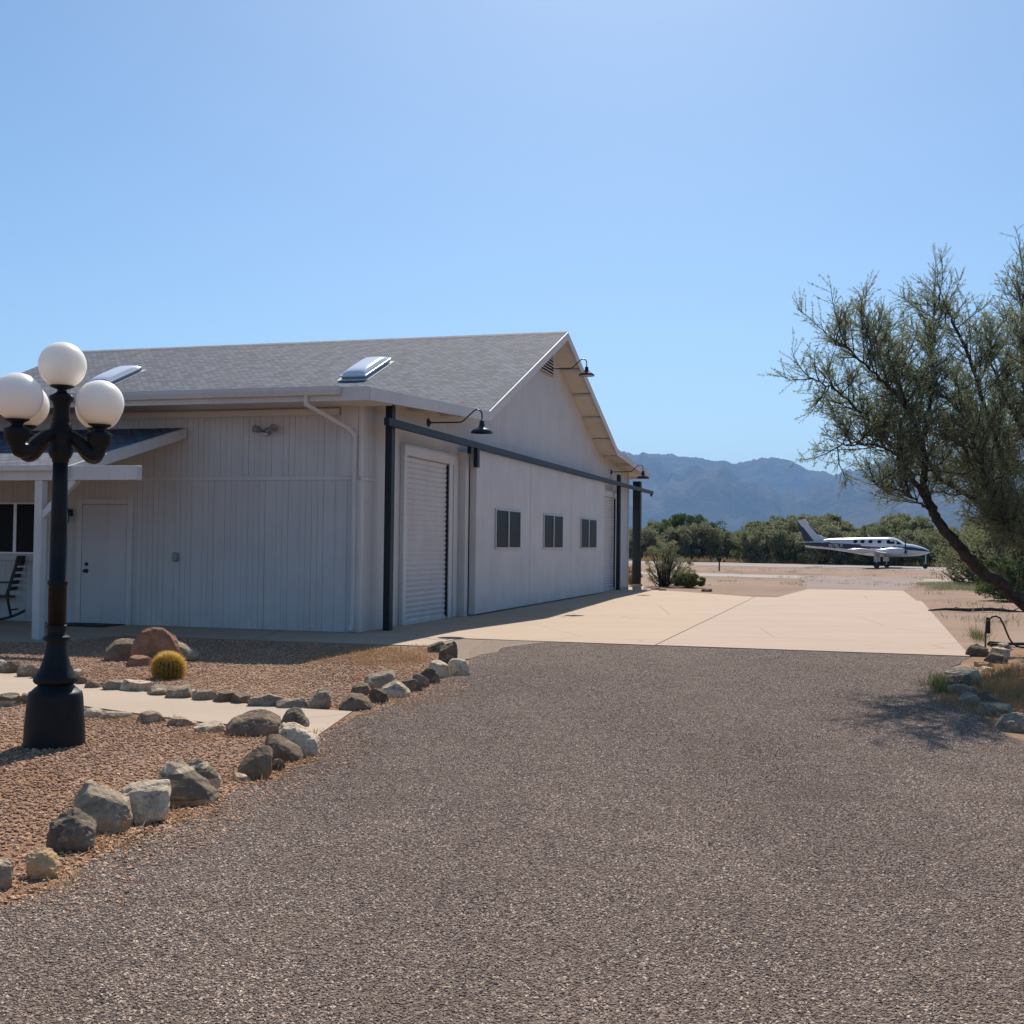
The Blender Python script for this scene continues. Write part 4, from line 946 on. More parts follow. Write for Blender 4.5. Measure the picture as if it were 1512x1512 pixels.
# ------------------------------------------------------------------ rocking chair on the porch
rg = G(12, 921); rcp = rg + d2 * .42 + d1 * .28
chair = thing('rocking_chair', 'dark wooden rocking chair on the porch beside the dark window', 'rocking chair', (rcp.x, rcp.y, .018), math.atan2(d2.y, d2.x) + .25)
WD = M['wood_dark']
m_ = MB(); m_.box(-.25, .26, -.27, .27, .40, .43, .008); m_.build('seat', WD, chair)
m_ = MB(); bt = Matrix.Translation((-.24, 0, .42)) @ Matrix.Rotation(-.28, 4, 'Y')
for s_ in (-1, 1): m_.box(-.02, .02, s_ * .25 - .022, s_ * .25 + .022, 0, .66, .005, bt)
m_.box(-.022, .022, -.29, .29, .60, .70, .01, bt)
for z in (.10, .21, .32, .43, .53): m_.box(-.011, .011, -.23, .23, z, z + .065, .004, bt)
m_.build('backrest', WD, chair)
for s_ in (-1, 1):
    y = s_ * .26
    m_ = MB(); m_.tube([(.24, y, .08), (.23, y, .42), (.22, y, .64)], [.02, .022, .02], 10); m_.build('leg', WD, chair)
    m_ = MB(); m_.tube([(-.33, y, .09), (-.26, y, .40), (-.28, y, .50)], [.02, .022, .02], 10); m_.build('leg', WD, chair)
    m_ = MB(); m_.box(-.34, .30, y - .045, y + .045, .64, .665, .008); m_.build('armrest', WD, chair)
    m_ = MB(); ps = [(-.56 + 1.04 * k / 12, y, .035 + .16 * ((k - 6.4) / 6.4) ** 2) for k in range(13)]; m_.tube(ps, .022, 8); m_.build('rocker', WD, chair)
m_ = MB(); m_.tube([(.24, -.26, .2), (.24, .26, .2)], .013, 8); m_.tube([(-.30, -.26, .2), (-.30, .26, .2)], .013, 8); m_.build('stretcher', WD, chair)

# ------------------------------------------------------------------ standpipe, hose, stake, fallen branch
sg = G(1459, 958)
sp_ = thing('standpipe', 'dark garden standpipe with a black box and an arched hose among stones', 'standpipe', (sg.x, sg.y + .1, 0))
k_ = sg.y / FPX
m_ = MB(); m_.tube([(0, 0, -.05), (.005, 0, 20 * k_), (.02, 0, 44 * k_)], .012, 10); m_.build('pipe', M['stub'], sp_)
m_ = MB(); m_.box(.02, .065, -.03, .03, 22 * k_, 41 * k_, .01); m_.lathe([(.012, 0), (.022, .01), (.022, .03), (.008, .04)], 12, Matrix.Translation((.03, 0, 42 * k_))); m_.build('valve_box', M['rubber'], sp_)
hp = [(5, 38), (7, 43), (11, 46.5), (16, 47.5), (21, 45), (26, 36), (31, 25), (36, 15), (41, 8), (46, 4), (52, 2.2), (60, 2)]
m_ = MB(); m_.tube([(x * k_, .02 * math.sin(i), z * k_) for i, (x, z) in enumerate(hp)], .013, 10); m_.build('hose', M['rubber'], sp_)
lg = G(1505, 957); m_ = MB()
for i in range(3): m_.tube([(-.35, .05 * i, .03 + .03 * (i % 2)), (-.1, .05 * i + .03, .045), (.3, .05 * i - .02, .05), (.8, .05 * i, .04)], .022, 10)
o = m_.build('drip_hose', M['rubber'], None, (lg.x, lg.y + .15, 0)); tag(o, 'black drip hose lying in a bundle behind the right bed stones', 'hose')
sk = G(1062, 843); st_ = thing('marker_stake', 'thin dark marker stake standing in the dirt by the runway', 'stake', (sk.x, sk.y, 0))
m_ = MB(); m_.box(-.04, .04, -.02, .02, -.1, .75, .005); m_.build('post', M['dark_metal'], st_)
m_ = MB(); m_.box(-.11, .11, -.035, -.021, .55, .78, .005); m_.build('plate', M['dark_metal'], st_)
bg = G(1437, 904); m_ = MB()
m_.tube([(-1.0, 0, .03), (-.6, .06, .06), (-.1, -.03, .05), (.4, .05, .07), (.8, -.02, .04), (1.15, .03, .02)], [.015, .03, .04, .04, .03, .008], 8)
for x in (-.5, .1, .5, .9): m_.tube([(x, 0, .05), (x + .15, .1, .10), (x + .32, .16, .06)], [.015, .01, .004], 6)
o = m_.build('fallen_branch', M['bark'], None, (bg.x, bg.y, 0)); tag(o, 'dead brown branch lying on the dirt right of the apron', 'branch')
#@@PLANE
# ------------------------------------------------------------------ twin engined aeroplane on the runway
pg = G(1302, 838.6); az_ = math.atan2(pg.x, pg.y); head = -az_ - math.radians(10)
PS = .0079; PX0 = 890; PVZ = lambda y: (625 - y) * .0079
X_ = lambda x: (x - PX0) * PS
plane = thing('aeroplane', 'white twin engined aeroplane with navy and red stripes taxiing on the far runway', 'aeroplane', (pg.x, pg.y, .004), head)
PW = simple('aircraft_white', (.58, .59, .60), .25, .04); PN = simple('aircraft_navy', (.012, .018, .055), .22, .1); PR = simple('aircraft_red', (.22, .02, .025), .25, .1); PG_ = M['glass_dark']; PB = M['rubber']
st = [(205, 398, 446, .10), (250, 394, 452, .2), (300, 388, 456, .28), (370, 374, 461, .40), (440, 364, 467, .50), (520, 360, 478, .60), (600, 357, 490, .68), (680, 354, 503, .74), (760, 352, 515, .77), (830, 350, 520, .78), (900, 349, 523, .78), (960, 349, 523, .77), (990, 352, 523, .76), (1020, 362, 523, .73), (1050, 378, 522, .69), (1080, 400, 520, .65), (1110, 406, 519, .60), (1150, 411, 517, .54), (1190, 420, 513, .46), (1230, 433, 507, .36), (1265, 447, 498, .25), (1290, 460, 489, .14), (1305, 471, 480, .03)]
xs = np.array([s_[0] for s_ in st]); tops = np.array([s_[1] for s_ in st]); bots = np.array([s_[2] for s_ in st]); hws = np.array([s_[3] for s_ in st])
XX = np.linspace(205, 1305, 111); na = 56
def sect(xp, a):
    tp, bt_, hw = np.interp(xp, xs, tops), np.interp(xp, xs, bots), np.interp(xp, xs, hws)
    zc, hz_ = (PVZ(tp) + PVZ(bt_)) / 2, (PVZ(tp) - PVZ(bt_)) / 2
    c, s_ = math.cos(a), math.sin(a); e = .78
    return (X_(xp), hw * math.copysign(abs(c) ** e, c), zc + hz_ * math.copysign(abs(s_) ** e, s_))
m_ = MB(); m_.smooth = True
V = [sect(x, 2 * PI * k / na) for x in XX for k in range(na)]
m_.add(V, [])
for i in range(len(XX) - 1):
    xc = (XX[i] + XX[i + 1]) / 2
    # livery bands, heights as picture rows in the side view
    if xc < 760: lo_, hi_ = np.interp(xc, [205, 440, 620, 760], [430, 447, 458, 456]), np.interp(xc, [205, 440, 620, 760], [404, 403, 412, 428])
    else: lo_, hi_ = np.interp(xc, [760, 900, 1050, 1120, 1240, 1305], [456, 452, 452, 462, 472, 476]), np.interp(xc, [760, 900, 1050, 1120, 1240, 1305], [428, 444, 436, 432, 450, 470])
    for k in range(na):
        k2 = (k + 1) % na; f = (i * na + k, (i + 1) * na + k, (i + 1) * na + k2, i * na + k2)
        zc = sum(V[j][2] for j in f) / 4; yy = 625 - zc / .0079
        m_.f.append(list(f)); m_.sm.append(True)
        red = 770 < xc < 1060 and lo_ - 20 < yy < lo_ - 9
        m_.m.append(2 if red else (1 if hi_ < yy < lo_ else 0))
m_.f.append(list(range(na))); m_.m.append(0); m_.sm.append(False)
fus = m_.build('fuselage', [PW, PN, PR], plane)
def side_y(xp, z):
    tp, bt_, hw = np.interp(xp, xs, tops), np.interp(xp, xs, bots), np.interp(xp, xs, hws)
    zc, hz_ = (PVZ(tp) + PVZ(bt_)) / 2, (PVZ(tp) - PVZ(bt_)) / 2
    q = min(.999, abs((z - zc) / hz_)) ; s_ = q ** (1 / .78); return hw * (1 - s_ * s_) ** .39
def pwin(poly):
    for sd in (-1, 1):
        mb = MB(); cx = sum(p[0] for p in poly) / len(poly); cy = sum(p[1] for p in poly) / len(poly)
        vs = [(X_(cx), sd * (side_y(cx, PVZ(cy)) + .012), PVZ(cy))] + [(X_(x), sd * (side_y(x, PVZ(y)) + .012), PVZ(y)) for x, y in poly]
        n = len(poly); mb.add(vs, [(0, 1 + i, 1 + (i + 1) % n) for i in range(n)]); mb.build('window', PG_, plane)
ell = lambda x, y, a, b: [(x + a * math.cos(2 * PI * k / 16), y + b * math.sin(2 * PI * k / 16)) for k in range(16)]
for x in (675, 738, 808, 886): pwin(ell(x, 391, 19, 15))
pwin([(946, 380), (960, 373), (1000, 374), (1012, 392), (1016, 408), (990, 411), (955, 408), (947, 398)])
pwin([(1020, 378), (1034, 382), (1060, 400), (1068, 410), (1045, 414), (1028, 411)])
def plate(pts_, mats, name, y0, y1, parent=plane, mi=0):
    mb = MB(); mb.mi = mi; mb.prism([(X_(x), PVZ(y)) for x, y in pts_], 'y', y0, y1); return mb
m_ = plate([(128, 200), (205, 186), (232, 232), (322, 328), (372, 352), (445, 368), (430, 400), (290, 402)], 0, 'f', -.055, .055); fin = m_.build('tail_fin', PW, plane)
m_ = plate([(122, 203), (132, 200), (296, 403), (206, 406)], 0, 'r', -.05, .05)
m_.mi = 1; m_.prism([(X_(x), PVZ(y)) for x, y in [(170, 262), (186, 262), (296, 402), (256, 402)]], 'y', -.06, .06); m_.build('rudder', [PN, PN], fin)
m_ = plate([(232, 231), (243, 234), (330, 322), (318, 331)], 0, 'b', -.058, .058); m_.build('deice_boot', PB, fin)
for sd in (-1, 1):
    mb = MB(); mb.add([(X_(225), 0, PVZ(398)), (X_(330), 0, PVZ(396)), (X_(325), sd * .3, PVZ(396)), (X_(262), sd * 2.2, PVZ(398)), (X_(205), sd * 2.2, PVZ(399))] + [(X_(225), 0, PVZ(406)), (X_(330), 0, PVZ(404)), (X_(325), sd * .3, PVZ(404)), (X_(262), sd * 2.2, PVZ(403)), (X_(205), sd * 2.2, PVZ(403))], [(0, 1, 2, 3, 4), (9, 8, 7, 6, 5), (0, 5, 6, 1), (1, 6, 7, 2), (2, 7, 8, 3), (3, 8, 9, 4), (4, 9, 5, 0)]); mb.build('tailplane', PW, plane)
    # wing with dihedral
    zr, zt_ = PVZ(512), PVZ(474)
    V = []; 
    foil = [(1, .0), (.7, .045), (.35, .075), (.1, .05), (0, 0), (.1, -.03), (.4, -.045), (.8, -.02)]
    for yy, xle, ch, zz in ((.3, X_(1015), 2.0, zr), (1.9, X_(1000), 1.75, zr + .12), (5.2, X_(930), 1.15, zt_)):
        for fx, fz in foil: V.append((xle - fx * ch, sd * yy, zz + fz * ch))
    nf = len(foil); Fw = [(i * nf + k, i * nf + (k + 1) % nf, (i + 1) * nf + (k + 1) % nf, (i + 1) * nf + k) for i in range(2) for k in range(nf)] + [tuple(range(nf)), tuple(2 * nf + k for k in range(nf))]
    mb = MB(); mb.add(V, Fw); wing = mb.build('wing', PW, plane)
    mb = MB(); Tm = Matrix.Translation((X_(930) - .85, sd * 5.3, zt_)) @ Matrix.Rotation(PI / 2, 4, 'Y'); mb.lathe([(.001, -.95), (.10, -.75), (.17, -.3), (.18, .1), (.14, .55), (.07, .95), (.001, 1.2)], 20, Tm); mb.build('tip_tank', PW, wing)
    # nacelle, spinner and three blades
    yn = sd * 1.85
    mb = MB(); Tm = Matrix.Translation((0, yn, PVZ(478))) @ Matrix.Rotation(PI / 2, 4, 'Y')
    mb.lathe([(.001, X_(850)), (.12, X_(880)), (.21, X_(940)), (.27, X_(1010)), (.28, X_(1060)), (.26, X_(1105)), (.18, X_(1124))], 24, Tm); nac = mb.build('engine_nacelle', PW, plane)
    mb = MB(); mb.lathe([(.15, X_(1125)), (.13, X_(1132)), (.001, X_(1152))], 20, Tm)
    for k in range(3):
        Tb = Matrix.Translation((X_(1131), yn, PVZ(478))) @ Matrix.Rotation(k * 2 * PI / 3 + .1, 4, 'X')
        mb.add([(-.02, -.05, .1), (.03, .05, .1), (.02, .09, .5), (.0, .06, .93), (-.01, -.03, .95), (-.03, -.09, .5), (-.005, -.05, .1), (.045, .05, .1), (.035, .09, .5), (.015, .06, .93), (.005, -.03, .95), (-.015, -.09, .5)], [(0, 1, 2, 3, 4, 5), (11, 10, 9, 8, 7, 6)] + [(i, (i + 1) % 6, 6 + (i + 1) % 6, 6 + i) for i in range(6)], Tb)
    mb.build('propeller', PB, nac)
    mb = MB(); Tm = Matrix.Translation((X_(890), sd * 1.98, .20)) @ Matrix.Rotation(PI / 2, 4, 'X')
    mb.lathe([(.08, -.09), (.17, -.09), (.20, -.05), (.20, .05), (.17, .09), (.08, .09)], 28, Tm); wh = mb.build('main_wheel', PB, plane)
    mb = MB(); mb.tube([(X_(890), sd * 1.90, .2), (X_(890), sd * 1.86, .95)], [.035, .06], 10); mb.box(X_(890) - .22, X_(890) + .2, sd * 1.75 - .02, sd * 1.75 + .02, .45, .92, .01); mb.build('gear_strut', PW, plane)
mb = MB(); Tm = Matrix.Translation((X_(1262), 0, .175)) @ Matrix.Rotation(PI / 2, 4, 'X'); mb.lathe([(.07, -.06), (.14, -.06), (.175, -.03), (.175, .03), (.14, .06), (.07, .06)], 24, Tm); mb.build('nose_wheel', PB, plane)
mb = MB(); mb.tube([(X_(1262), .08, .175), (X_(1262), .08, .32), (X_(1264), 0, .38), (X_(1266), 0, 1.0)], .035, 10); mb.build('gear_strut', PW, plane)
mb = MB(); mb.prism([(X_(764), PVZ(324)), (X_(772), PVZ(324)), (X_(798), PVZ(354)), (X_(778), PVZ(354))], 'y', -.012, .012); mb.build('antenna', PW, plane)
for sd in (-1, 1):
    cu = bpy.data.curves.new('registration', 'FONT'); cu.body = 'N78LX'; cu.size = .36; cu.extrude = .004; cu.align_x = 'CENTER'; cu.align_y = 'CENTER'; cu.materials.append(PW)
    to = bpy.data.objects.new('registration', cu); col.objects.link(to); to.parent = plane
    to.location = (X_(500), sd * (side_y(500, PVZ(430)) + .035), PVZ(430)); to.rotation_euler = (PI / 2, 0, -.15 if sd < 0 else PI + .15)
#@@PLANTS
# ------------------------------------------------------------------ plants
def unit(r, n):
    v = r.normal(size=(n, 3)); return v / np.linalg.norm(v, axis=1, keepdims=True)
def leaf_quads(P, T, L, Wd, r):
    # P base points, T unit directions, L lengths, Wd widths: one narrow quad per leaf
    n = len(P); S = np.cross(T, unit(r, n)); S /= (np.linalg.norm(S, axis=1, keepdims=True) + 1e-9); S *= (Wd / 2)[:, None]
    mid = P + T * (L * .5)[:, None]; tip = P + T * L[:, None]
    V = np.stack([P, mid + S, tip, mid - S], 1).reshape(-1, 3); F = np.arange(4 * n).reshape(-1, 4); return V, F
def tubes(paths, rads, n=4):
    V = []; F = []; o = 0
    for p, rr in zip(paths, rads):
        p = np.asarray(p); t = np.gradient(p, axis=0); t /= (np.linalg.norm(t, axis=1, keepdims=True) + 1e-9)
        up = np.array([.31, .2, .93]) if abs(t[0][2]) < .9 else np.array([1., .1, 0])
        s_ = np.cross(t, up); s_ /= (np.linalg.norm(s_, axis=1, keepdims=True) + 1e-9); w = np.cross(t, s_)
        a = np.arange(n) * 2 * PI / n; ring = s_[:, None, :] * np.cos(a)[None, :, None] + w[:, None, :] * np.sin(a)[None, :, None]
        V.append((p[:, None, :] + ring * np.asarray(rr)[:, None, None]).reshape(-1, 3)); k = len(p)
        i = np.arange(k - 1)[:, None]; j = np.arange(n)[None, :]
        F.append((o + np.stack([i * n + j, i * n + (j + 1) % n, (i + 1) * n + (j + 1) % n, (i + 1) * n + j], -1)).reshape(-1, 4)); o += k * n
    return np.concatenate(V), np.concatenate(F)
def smooth_path(pts, per=6):
    pts = [np.array(p, float) for p in pts]; out = []
    for i in range(len(pts) - 1):
        p0, p1, p2, p3 = pts[max(i - 1, 0)], pts[i], pts[i + 1], pts[min(i + 2, len(pts) - 1)]
        for s_ in range(per):
            t_ = s_ / per; out.append(.5 * ((2 * p1) + (p2 - p0) * t_ + (2 * p0 - 5 * p1 + 4 * p2 - p3) * t_ ** 2 + (-p0 + 3 * p1 - 3 * p2 + p3) * t_ ** 3))
    out.append(pts[-1]); return np.array(out)

def big_tree():
    r = np.random.default_rng(11)
    q = lambda u, v, y: tuple(D(u, v, y))
    # (points (u, v, distance), start radius, end radius, leafy from fraction)
    limbs = [
        ([(1592, 974, 15.2), (1562, 938, 15.1), (1512, 890, 14.9), (1476, 862, 14.8), (1442, 838, 14.6), (1410, 802, 14.4), (1384, 768, 14.3), (1371, 742, 14.2), (1364, 716, 14.2), (1366, 690, 14.1), (1360, 650, 14.0), (1340, 600, 13.8), (1318, 545, 13.6), (1298, 512, 13.4), (1270, 488, 13.2)], .15, .012, .62),
        ([(1369, 738, 14.2), (1345, 700, 13.9), (1310, 648, 13.5), (1270, 608, 13.2), (1232, 575, 13.0), (1192, 560, 12.8)], .05, .007, .15),
        ([(1330, 672, 13.8), (1300, 660, 13.4), (1270, 656, 13.1), (1235, 660, 12.9)], .022, .006, .1),
        ([(1372, 752, 14.2), (1352, 738, 13.9), (1322, 722, 13.6), (1290, 716, 13.3)], .022, .005, .15),
        ([(1362, 655, 14.0), (1372, 600, 14.2), (1376, 540, 14.4), (1378, 490, 14.6), (1384, 452, 14.6)], .04, .008, .15),
        ([(1345, 610, 13.8), (1320, 580, 13.3), (1280, 540, 12.9), (1245, 512, 12.6), (1228, 500, 12.5)], .03, .007, .1),
        ([(1598, 972, 15.6), (1575, 900, 15.8), (1548, 838, 15.9), (1512, 792, 15.8), (1482, 768, 15.6), (1456, 750, 15.4), (1427, 729, 15.2), (1396, 712, 15.0), (1376, 690, 14.9), (1352, 640, 14.7), (1335, 600, 14.6)], .13, .012, .6),
        ([(1500, 782, 15.7), (1490, 720, 15.4), (1470, 650, 15.2), (1448, 580, 15.0), (1425, 510, 14.8), (1404, 470, 14.7), (1396, 450, 14.7)], .07, .009, .2),
        ([(1480, 700, 15.3), (1440, 640, 14.8), (1400, 590, 14.4), (1355, 560, 14.0), (1330, 520, 13.8)], .04, .008, .1),
        ([(1540, 830, 15.9), (1530, 740, 16.2), (1520, 650, 16.2), (1512, 560, 16.0), (1510, 480, 15.8), (1514, 412, 15.6)], .08, .009, .25),
        ([(1522, 660, 16.2), (1490, 600, 15.8), (1466, 540, 15.4), (1456, 492, 15.2)], .04, .008, .1),
        ([(1452, 750, 15.4), (1440, 700, 14.9), (1420, 660, 14.5), (1395, 640, 14.2)], .035, .008, .15),
        ([(1548, 850, 15.7), (1500, 800, 14.6), (1470, 740, 13.9), (1450, 690, 13.5), (1435, 640, 13.3)], .05, .008, .35),
        ([(1575, 910, 15.5), (1600, 800, 15.0), (1590, 700, 14.6), (1560, 610, 14.2), (1530, 540, 14.0), (1505, 490, 13.9)], .08, .009, .3),
        ([(1595, 740, 14.8), (1650, 660, 14.8), (1700, 580, 14.9), (1730, 520, 15.0)], .05, .009, .1),
        ([(1600, 880, 15.8), (1650, 780, 16.6), (1680, 680, 17.2), (1690, 560, 17.4), (1670, 470, 17.3)], .08, .009, .25),
        ([(1590, 700, 14.6), (1620, 620, 14.0), (1630, 540, 13.6), (1610, 470, 13.4)], .04, .009, .1),
        ([(1560, 820, 15.4), (1530, 790, 14.4), (1500, 770, 13.8), (1475, 775, 13.3)], .035, .006, .2),
        ([(1512, 792, 15.8), (1490, 760, 16.8), (1450, 720, 17.6), (1410, 690, 18.0)], .04, .007, .15),
        ([(1520, 700, 16.2), (1480, 660, 17.0), (1440, 610, 17.6), (1420, 560, 17.8)], .04, .007, .1),
    ]
    wood_p, wood_r, tw_p, tw_r = [], [], [], []; LP, LT, LL, LW = [], [], [], []
    for pts, r0, r1, lf in limbs:
        p = smooth_path([q(*x) for x in pts]); n = len(p)
        p[1:-1] += r.normal(scale=.012, size=(n - 2, 3))
        rad = .9 * r0 + (r1 - .9 * r0) * np.linspace(0, 1, n) ** .55; wood_p.append(p); wood_r.append(rad)
        s_ = np.concatenate([[0], np.cumsum(np.linalg.norm(np.diff(p, axis=0), axis=1))]); L = s_[-1]
        for d in np.arange(lf * L, L, .055 if pts[0][0] < 1500 and pts[-1][1] < 600 else .043):
            b = np.array([np.interp(d, s_, p[:, k]) for k in range(3)]); i = min(np.searchsorted(s_, d), n - 1); t = p[i] - p[max(i - 1, 0)]; t /= np.linalg.norm(t) + 1e-9
            u_ = unit(r, 1)[0]; dr = t * .55 + u_ * .75 + np.array([0, 0, .30]); dr /= np.linalg.norm(dr)
            Lb = r.uniform(.22, .74) * (1.15 - .4 * (d / L)); m_ = 6
            ts = np.linspace(0, 1, m_)[:, None]; bend = unit(r, 1)[0] * .2 + np.array([0, 0, .16])
            bp = b + dr * Lb * ts + bend * Lb * ts ** 2 + np.cumsum(r.normal(scale=.018, size=(m_, 3)), 0) * ts
            wood_p.append(bp); wood_r.append(np.linspace(.0075, .0028, m_))
            for k in range(int(Lb / .022)):
                f = r.uniform(.12, 1); i2 = min(int(f * (m_ - 1)), m_ - 2); fr_ = f * (m_ - 1) - i2; tb_ = bp[i2] * (1 - fr_) + bp[i2 + 1] * fr_
                td = (bp[i2 + 1] - bp[i2]); td /= np.linalg.norm(td) + 1e-9; td = td * .7 + unit(r, 1)[0] * .7 + np.array([0, 0, .12]); td /= np.linalg.norm(td)
                Lt = r.uniform(.10, .27); e = unit(r, 1)[0] * .14
                tp = np.stack([tb_, tb_ + td * Lt * .5 + e * Lt * .2, tb_ + td * Lt + e * Lt]); tw_p.append(tp); tw_r.append([.0024, .0018, .0011])
                nl = int(Lt / .0062); fs_ = r.uniform(.15, 1, nl)[:, None]; base = tb_ + td * Lt * fs_ + e * Lt * fs_ ** 2
                ld = td * .75 + unit(r, nl) * .75; ld /= np.linalg.norm(ld, axis=1, keepdims=True)
                LP.append(base); LT.append(ld); LL.append(r.uniform(.015, .036, nl)); LW.append(r.uniform(.0042, .0078, nl))
    base = Vector(q(1594, 974, 15.4)); base.z = 0
    root = thing('palo_verde_tree', 'large feathery palo verde tree leaning in from the right picture edge', 'tree', base)
    off = np.array(base[:])
    V1, F1 = tubes(wood_p, wood_r, 8); o = fastmesh('trunk', V1 - off, [F1], [M['bark']], None, root); o.data.polygons.foreach_set('use_smooth', np.ones(len(F1), dtype=bool))
    V2, F2 = tubes(tw_p, tw_r, 3)
    P_, T_, L2, W_ = np.concatenate(LP), np.concatenate(LT), np.concatenate(LL), np.concatenate(LW); V3, F3 = leaf_quads(P_, T_, L2, W_, r)
    print('palo verde leaves', len(P_), 'twigs', len(tw_p))
    fastmesh('crown', np.concatenate([V2, V3]) - off, [F2, F3 + len(V2)], [M['bark'], M['leaf_pv']], np.concatenate([np.zeros(len(F2)), np.ones(len(F3))]), root)
big_tree()

def bush_mesh(seed, h, w_, nclump, per, lsz, low=.1, up=.3, round_=True, thin=1.0, cs=.75):
    """bushy crown of leaf clumps plus the stems that carry them: (stem V,F), (leaf V,F)"""
    r = np.random.default_rng(seed); P, T, L, Wd = [], [], [], []; sp_, sr = [], []
    for i in range(nclump):
        a = r.uniform(0, 2 * PI); zf = r.uniform(low, 1); rad = w_ * math.sqrt(max(.05, 1 - (abs(zf - .45) / .62) ** 2)) * math.sqrt(r.uniform(.05, 1)) if round_ else w_ * (.25 + .75 * zf) * math.sqrt(r.uniform(.02, 1))
        c = np.array([rad * math.cos(a), rad * math.sin(a), zf * h]); cr = cs * r.uniform(.10, .22) * h * (1.1 - .4 * zf)
        d = unit(r, per); rr = r.uniform(.25, 1, per)[:, None] ** .6; p = c + d * rr * cr * np.array([1, 1, .8]) * r.uniform(.7, 1.3)
        p[:, 2] = np.maximum(p[:, 2], .02 * h); t = d * .6 + unit(r, per) * .6 + np.array([0, 0, up]); t /= np.linalg.norm(t, axis=1, keepdims=True)
        P.append(p); T.append(t); L.append(r.uniform(.6, 1.5, per) * lsz); Wd.append(r.uniform(.3, .6, per) * lsz * thin)
        if i % 2 == 0:
            b0 = np.array([r.normal(0, .05 * w_), r.normal(0, .05 * w_), -.03]); mid = (b0 + c) / 2 + r.normal(0, .07 * h, 3); sp_.append(smooth_path([b0, mid, c], 3)); sr.append(np.linspace(.022, .006, len(sp_[-1])) * h)
    V1, F1 = tubes(sp_, sr, 5); V2, F2 = leaf_quads(np.concatenate(P), np.concatenate(T), np.concatenate(L), np.concatenate(Wd), r); return V1, F1, V2, F2
def make_bush(name, label, cat, loc, seed, h, w_, nclump, per, lsz, leaf, group=None, **kw):
    V1, F1, V2, F2 = bush_mesh(seed, h, w_, nclump, per, lsz, **kw); root = thing(name, label, cat, loc, 0, group)
    fastmesh('trunk', V1, [F1], [M['bark_far']], None, root); fastmesh('crown', V2, [F2], [leaf], None, root); return root

# desert trees behind the runway, each one standing by itself
GRP = 'desert trees in a row beyond the runway'
LAB = ['dark green bushy mesquite tree in the row beyond the runway', 'olive green thin crowned mesquite tree in the row beyond the runway', 'round mid green mesquite tree in the row beyond the runway', 'spreading dusty green mesquite tree in the row beyond the runway']
protos = []
for i, (nc, per, wd, leaf, lw) in enumerate(((90, 110, .66, 'leaf_far', .06), (70, 90, .56, 'leaf_olive', .15), (95, 110, .62, 'leaf_far', .04), (85, 100, .78, 'leaf_olive', .06))):
    protos.append(make_bush('mesquite_tree', LAB[i], 'tree', (0, 0, -50), 40 + i, 1.0, wd, nc, per, .055, M[leaf], GRP, low=lw))
tops = [(840, 772), (900, 775), (930, 776), (960, 776), (985, 768), (1015, 764), (1035, 768), (1060, 776), (1085, 780), (1105, 778), (1130, 774), (1155, 766), (1180, 771), (1210, 770), (1240, 773), (1270, 774), (1300, 771), (1330, 766), (1350, 768), (1380, 778), (1420, 781), (1470, 784), (1512, 790), (1700, 785)]
used = [False] * 4
r_ = random.Random(5)
for row, (dd, hs, stp) in enumerate(((3.0, .80, 23), (9.0, .93, 27), (17.0, 1.0, 31))):
    u = 850 + row * 9
    while u < 1640:
        ue = u + r_.uniform(-7, 7)
        vb = 828.8 + (ue - 999) * .0217
        Dp = 2450 / (vb - (803 + .0115 * (ue - 756))) + dd + r_.uniform(-1.5, 1.5)
        p = ray(ue, 800); p = O + p * (Dp / p.y)
        vt = np.interp(ue, [t_[0] for t_ in tops], [t_[1] for t_ in tops])
        hv = 803 + .0115 * (ue - 756); h_ = (CAMH + (hv - vt) * Dp / FPX) * hs * r_.uniform(.82, 1.12)
        k = r_.randrange(4); o = protos[k] if not used[k] else copy_tree(protos[k]); used[k] = True
        o.location = (p.x, p.y, 0); o.rotation_euler = (0, 0, r_.uniform(0, 6.28)); s_ = h_ * r_.uniform(.85, 1.2); o.scale = (s_, s_, h_)
        u += stp * r_.uniform(.8, 1.25)
def at(u, v): g = G(u, v); return (g.x, g.y, 0)
def hpx(u, v0, v1): return (v1 - v0) * G(u, v1).y / FPX
SP, ST, SL, SW = [], [], [], []
rs_ = np.random.default_rng(21)
for i in range(330):
    ue = rs_.uniform(840, 1640); vb = 828.8 + (ue - 999) * .0217; Dp = 2450 / (vb - (803 + .0115 * (ue - 756))) + rs_.uniform(1.5, 26); pc = ray(ue, 800); pc = O + pc * (Dp / pc.y)
    hh_ = rs_.uniform(.5, 1.7); n_ = 70; dv_ = unit(rs_, n_); pp = np.array([pc.x, pc.y, hh_ * .5]) + dv_ * np.array([rs_.uniform(.6, 1.5), rs_.uniform(.6, 1.5), hh_ * .55]) * rs_.uniform(.4, 1, n_)[:, None]
    pp[:, 2] = np.maximum(pp[:, 2], .03); SP.append(pp); tt = dv_ * .5 + unit(rs_, n_) * .6 + np.array([0, 0, .5]); ST.append(tt / np.linalg.norm(tt, axis=1, keepdims=True)); SL.append(rs_.uniform(.12, .3, n_)); SW.append(rs_.uniform(.04, .10, n_))
Vs_, Fs_ = leaf_quads(np.concatenate(SP), np.concatenate(ST), np.concatenate(SL), np.concatenate(SW), rs_)
stuff(fastmesh('desert_scrub', Vs_, [Fs_], [M['leaf_olive']]))
b_ = at(1020, 836); b_ = (b_[0] * 1.35, b_[1] * 1.35, 0)
make_bush('mesquite_tree', 'big bright green bushy tree, largest of the row beyond the runway', 'tree', b_, 77, CAMH + (806 - 765) * b_[1] / FPX, 3.6, 150, 150, .19, M['leaf_bright'], None, low=.06)
c_ = at(1340, 842); c_ = (c_[0] * 1.45, c_[1] * 1.45, 0)
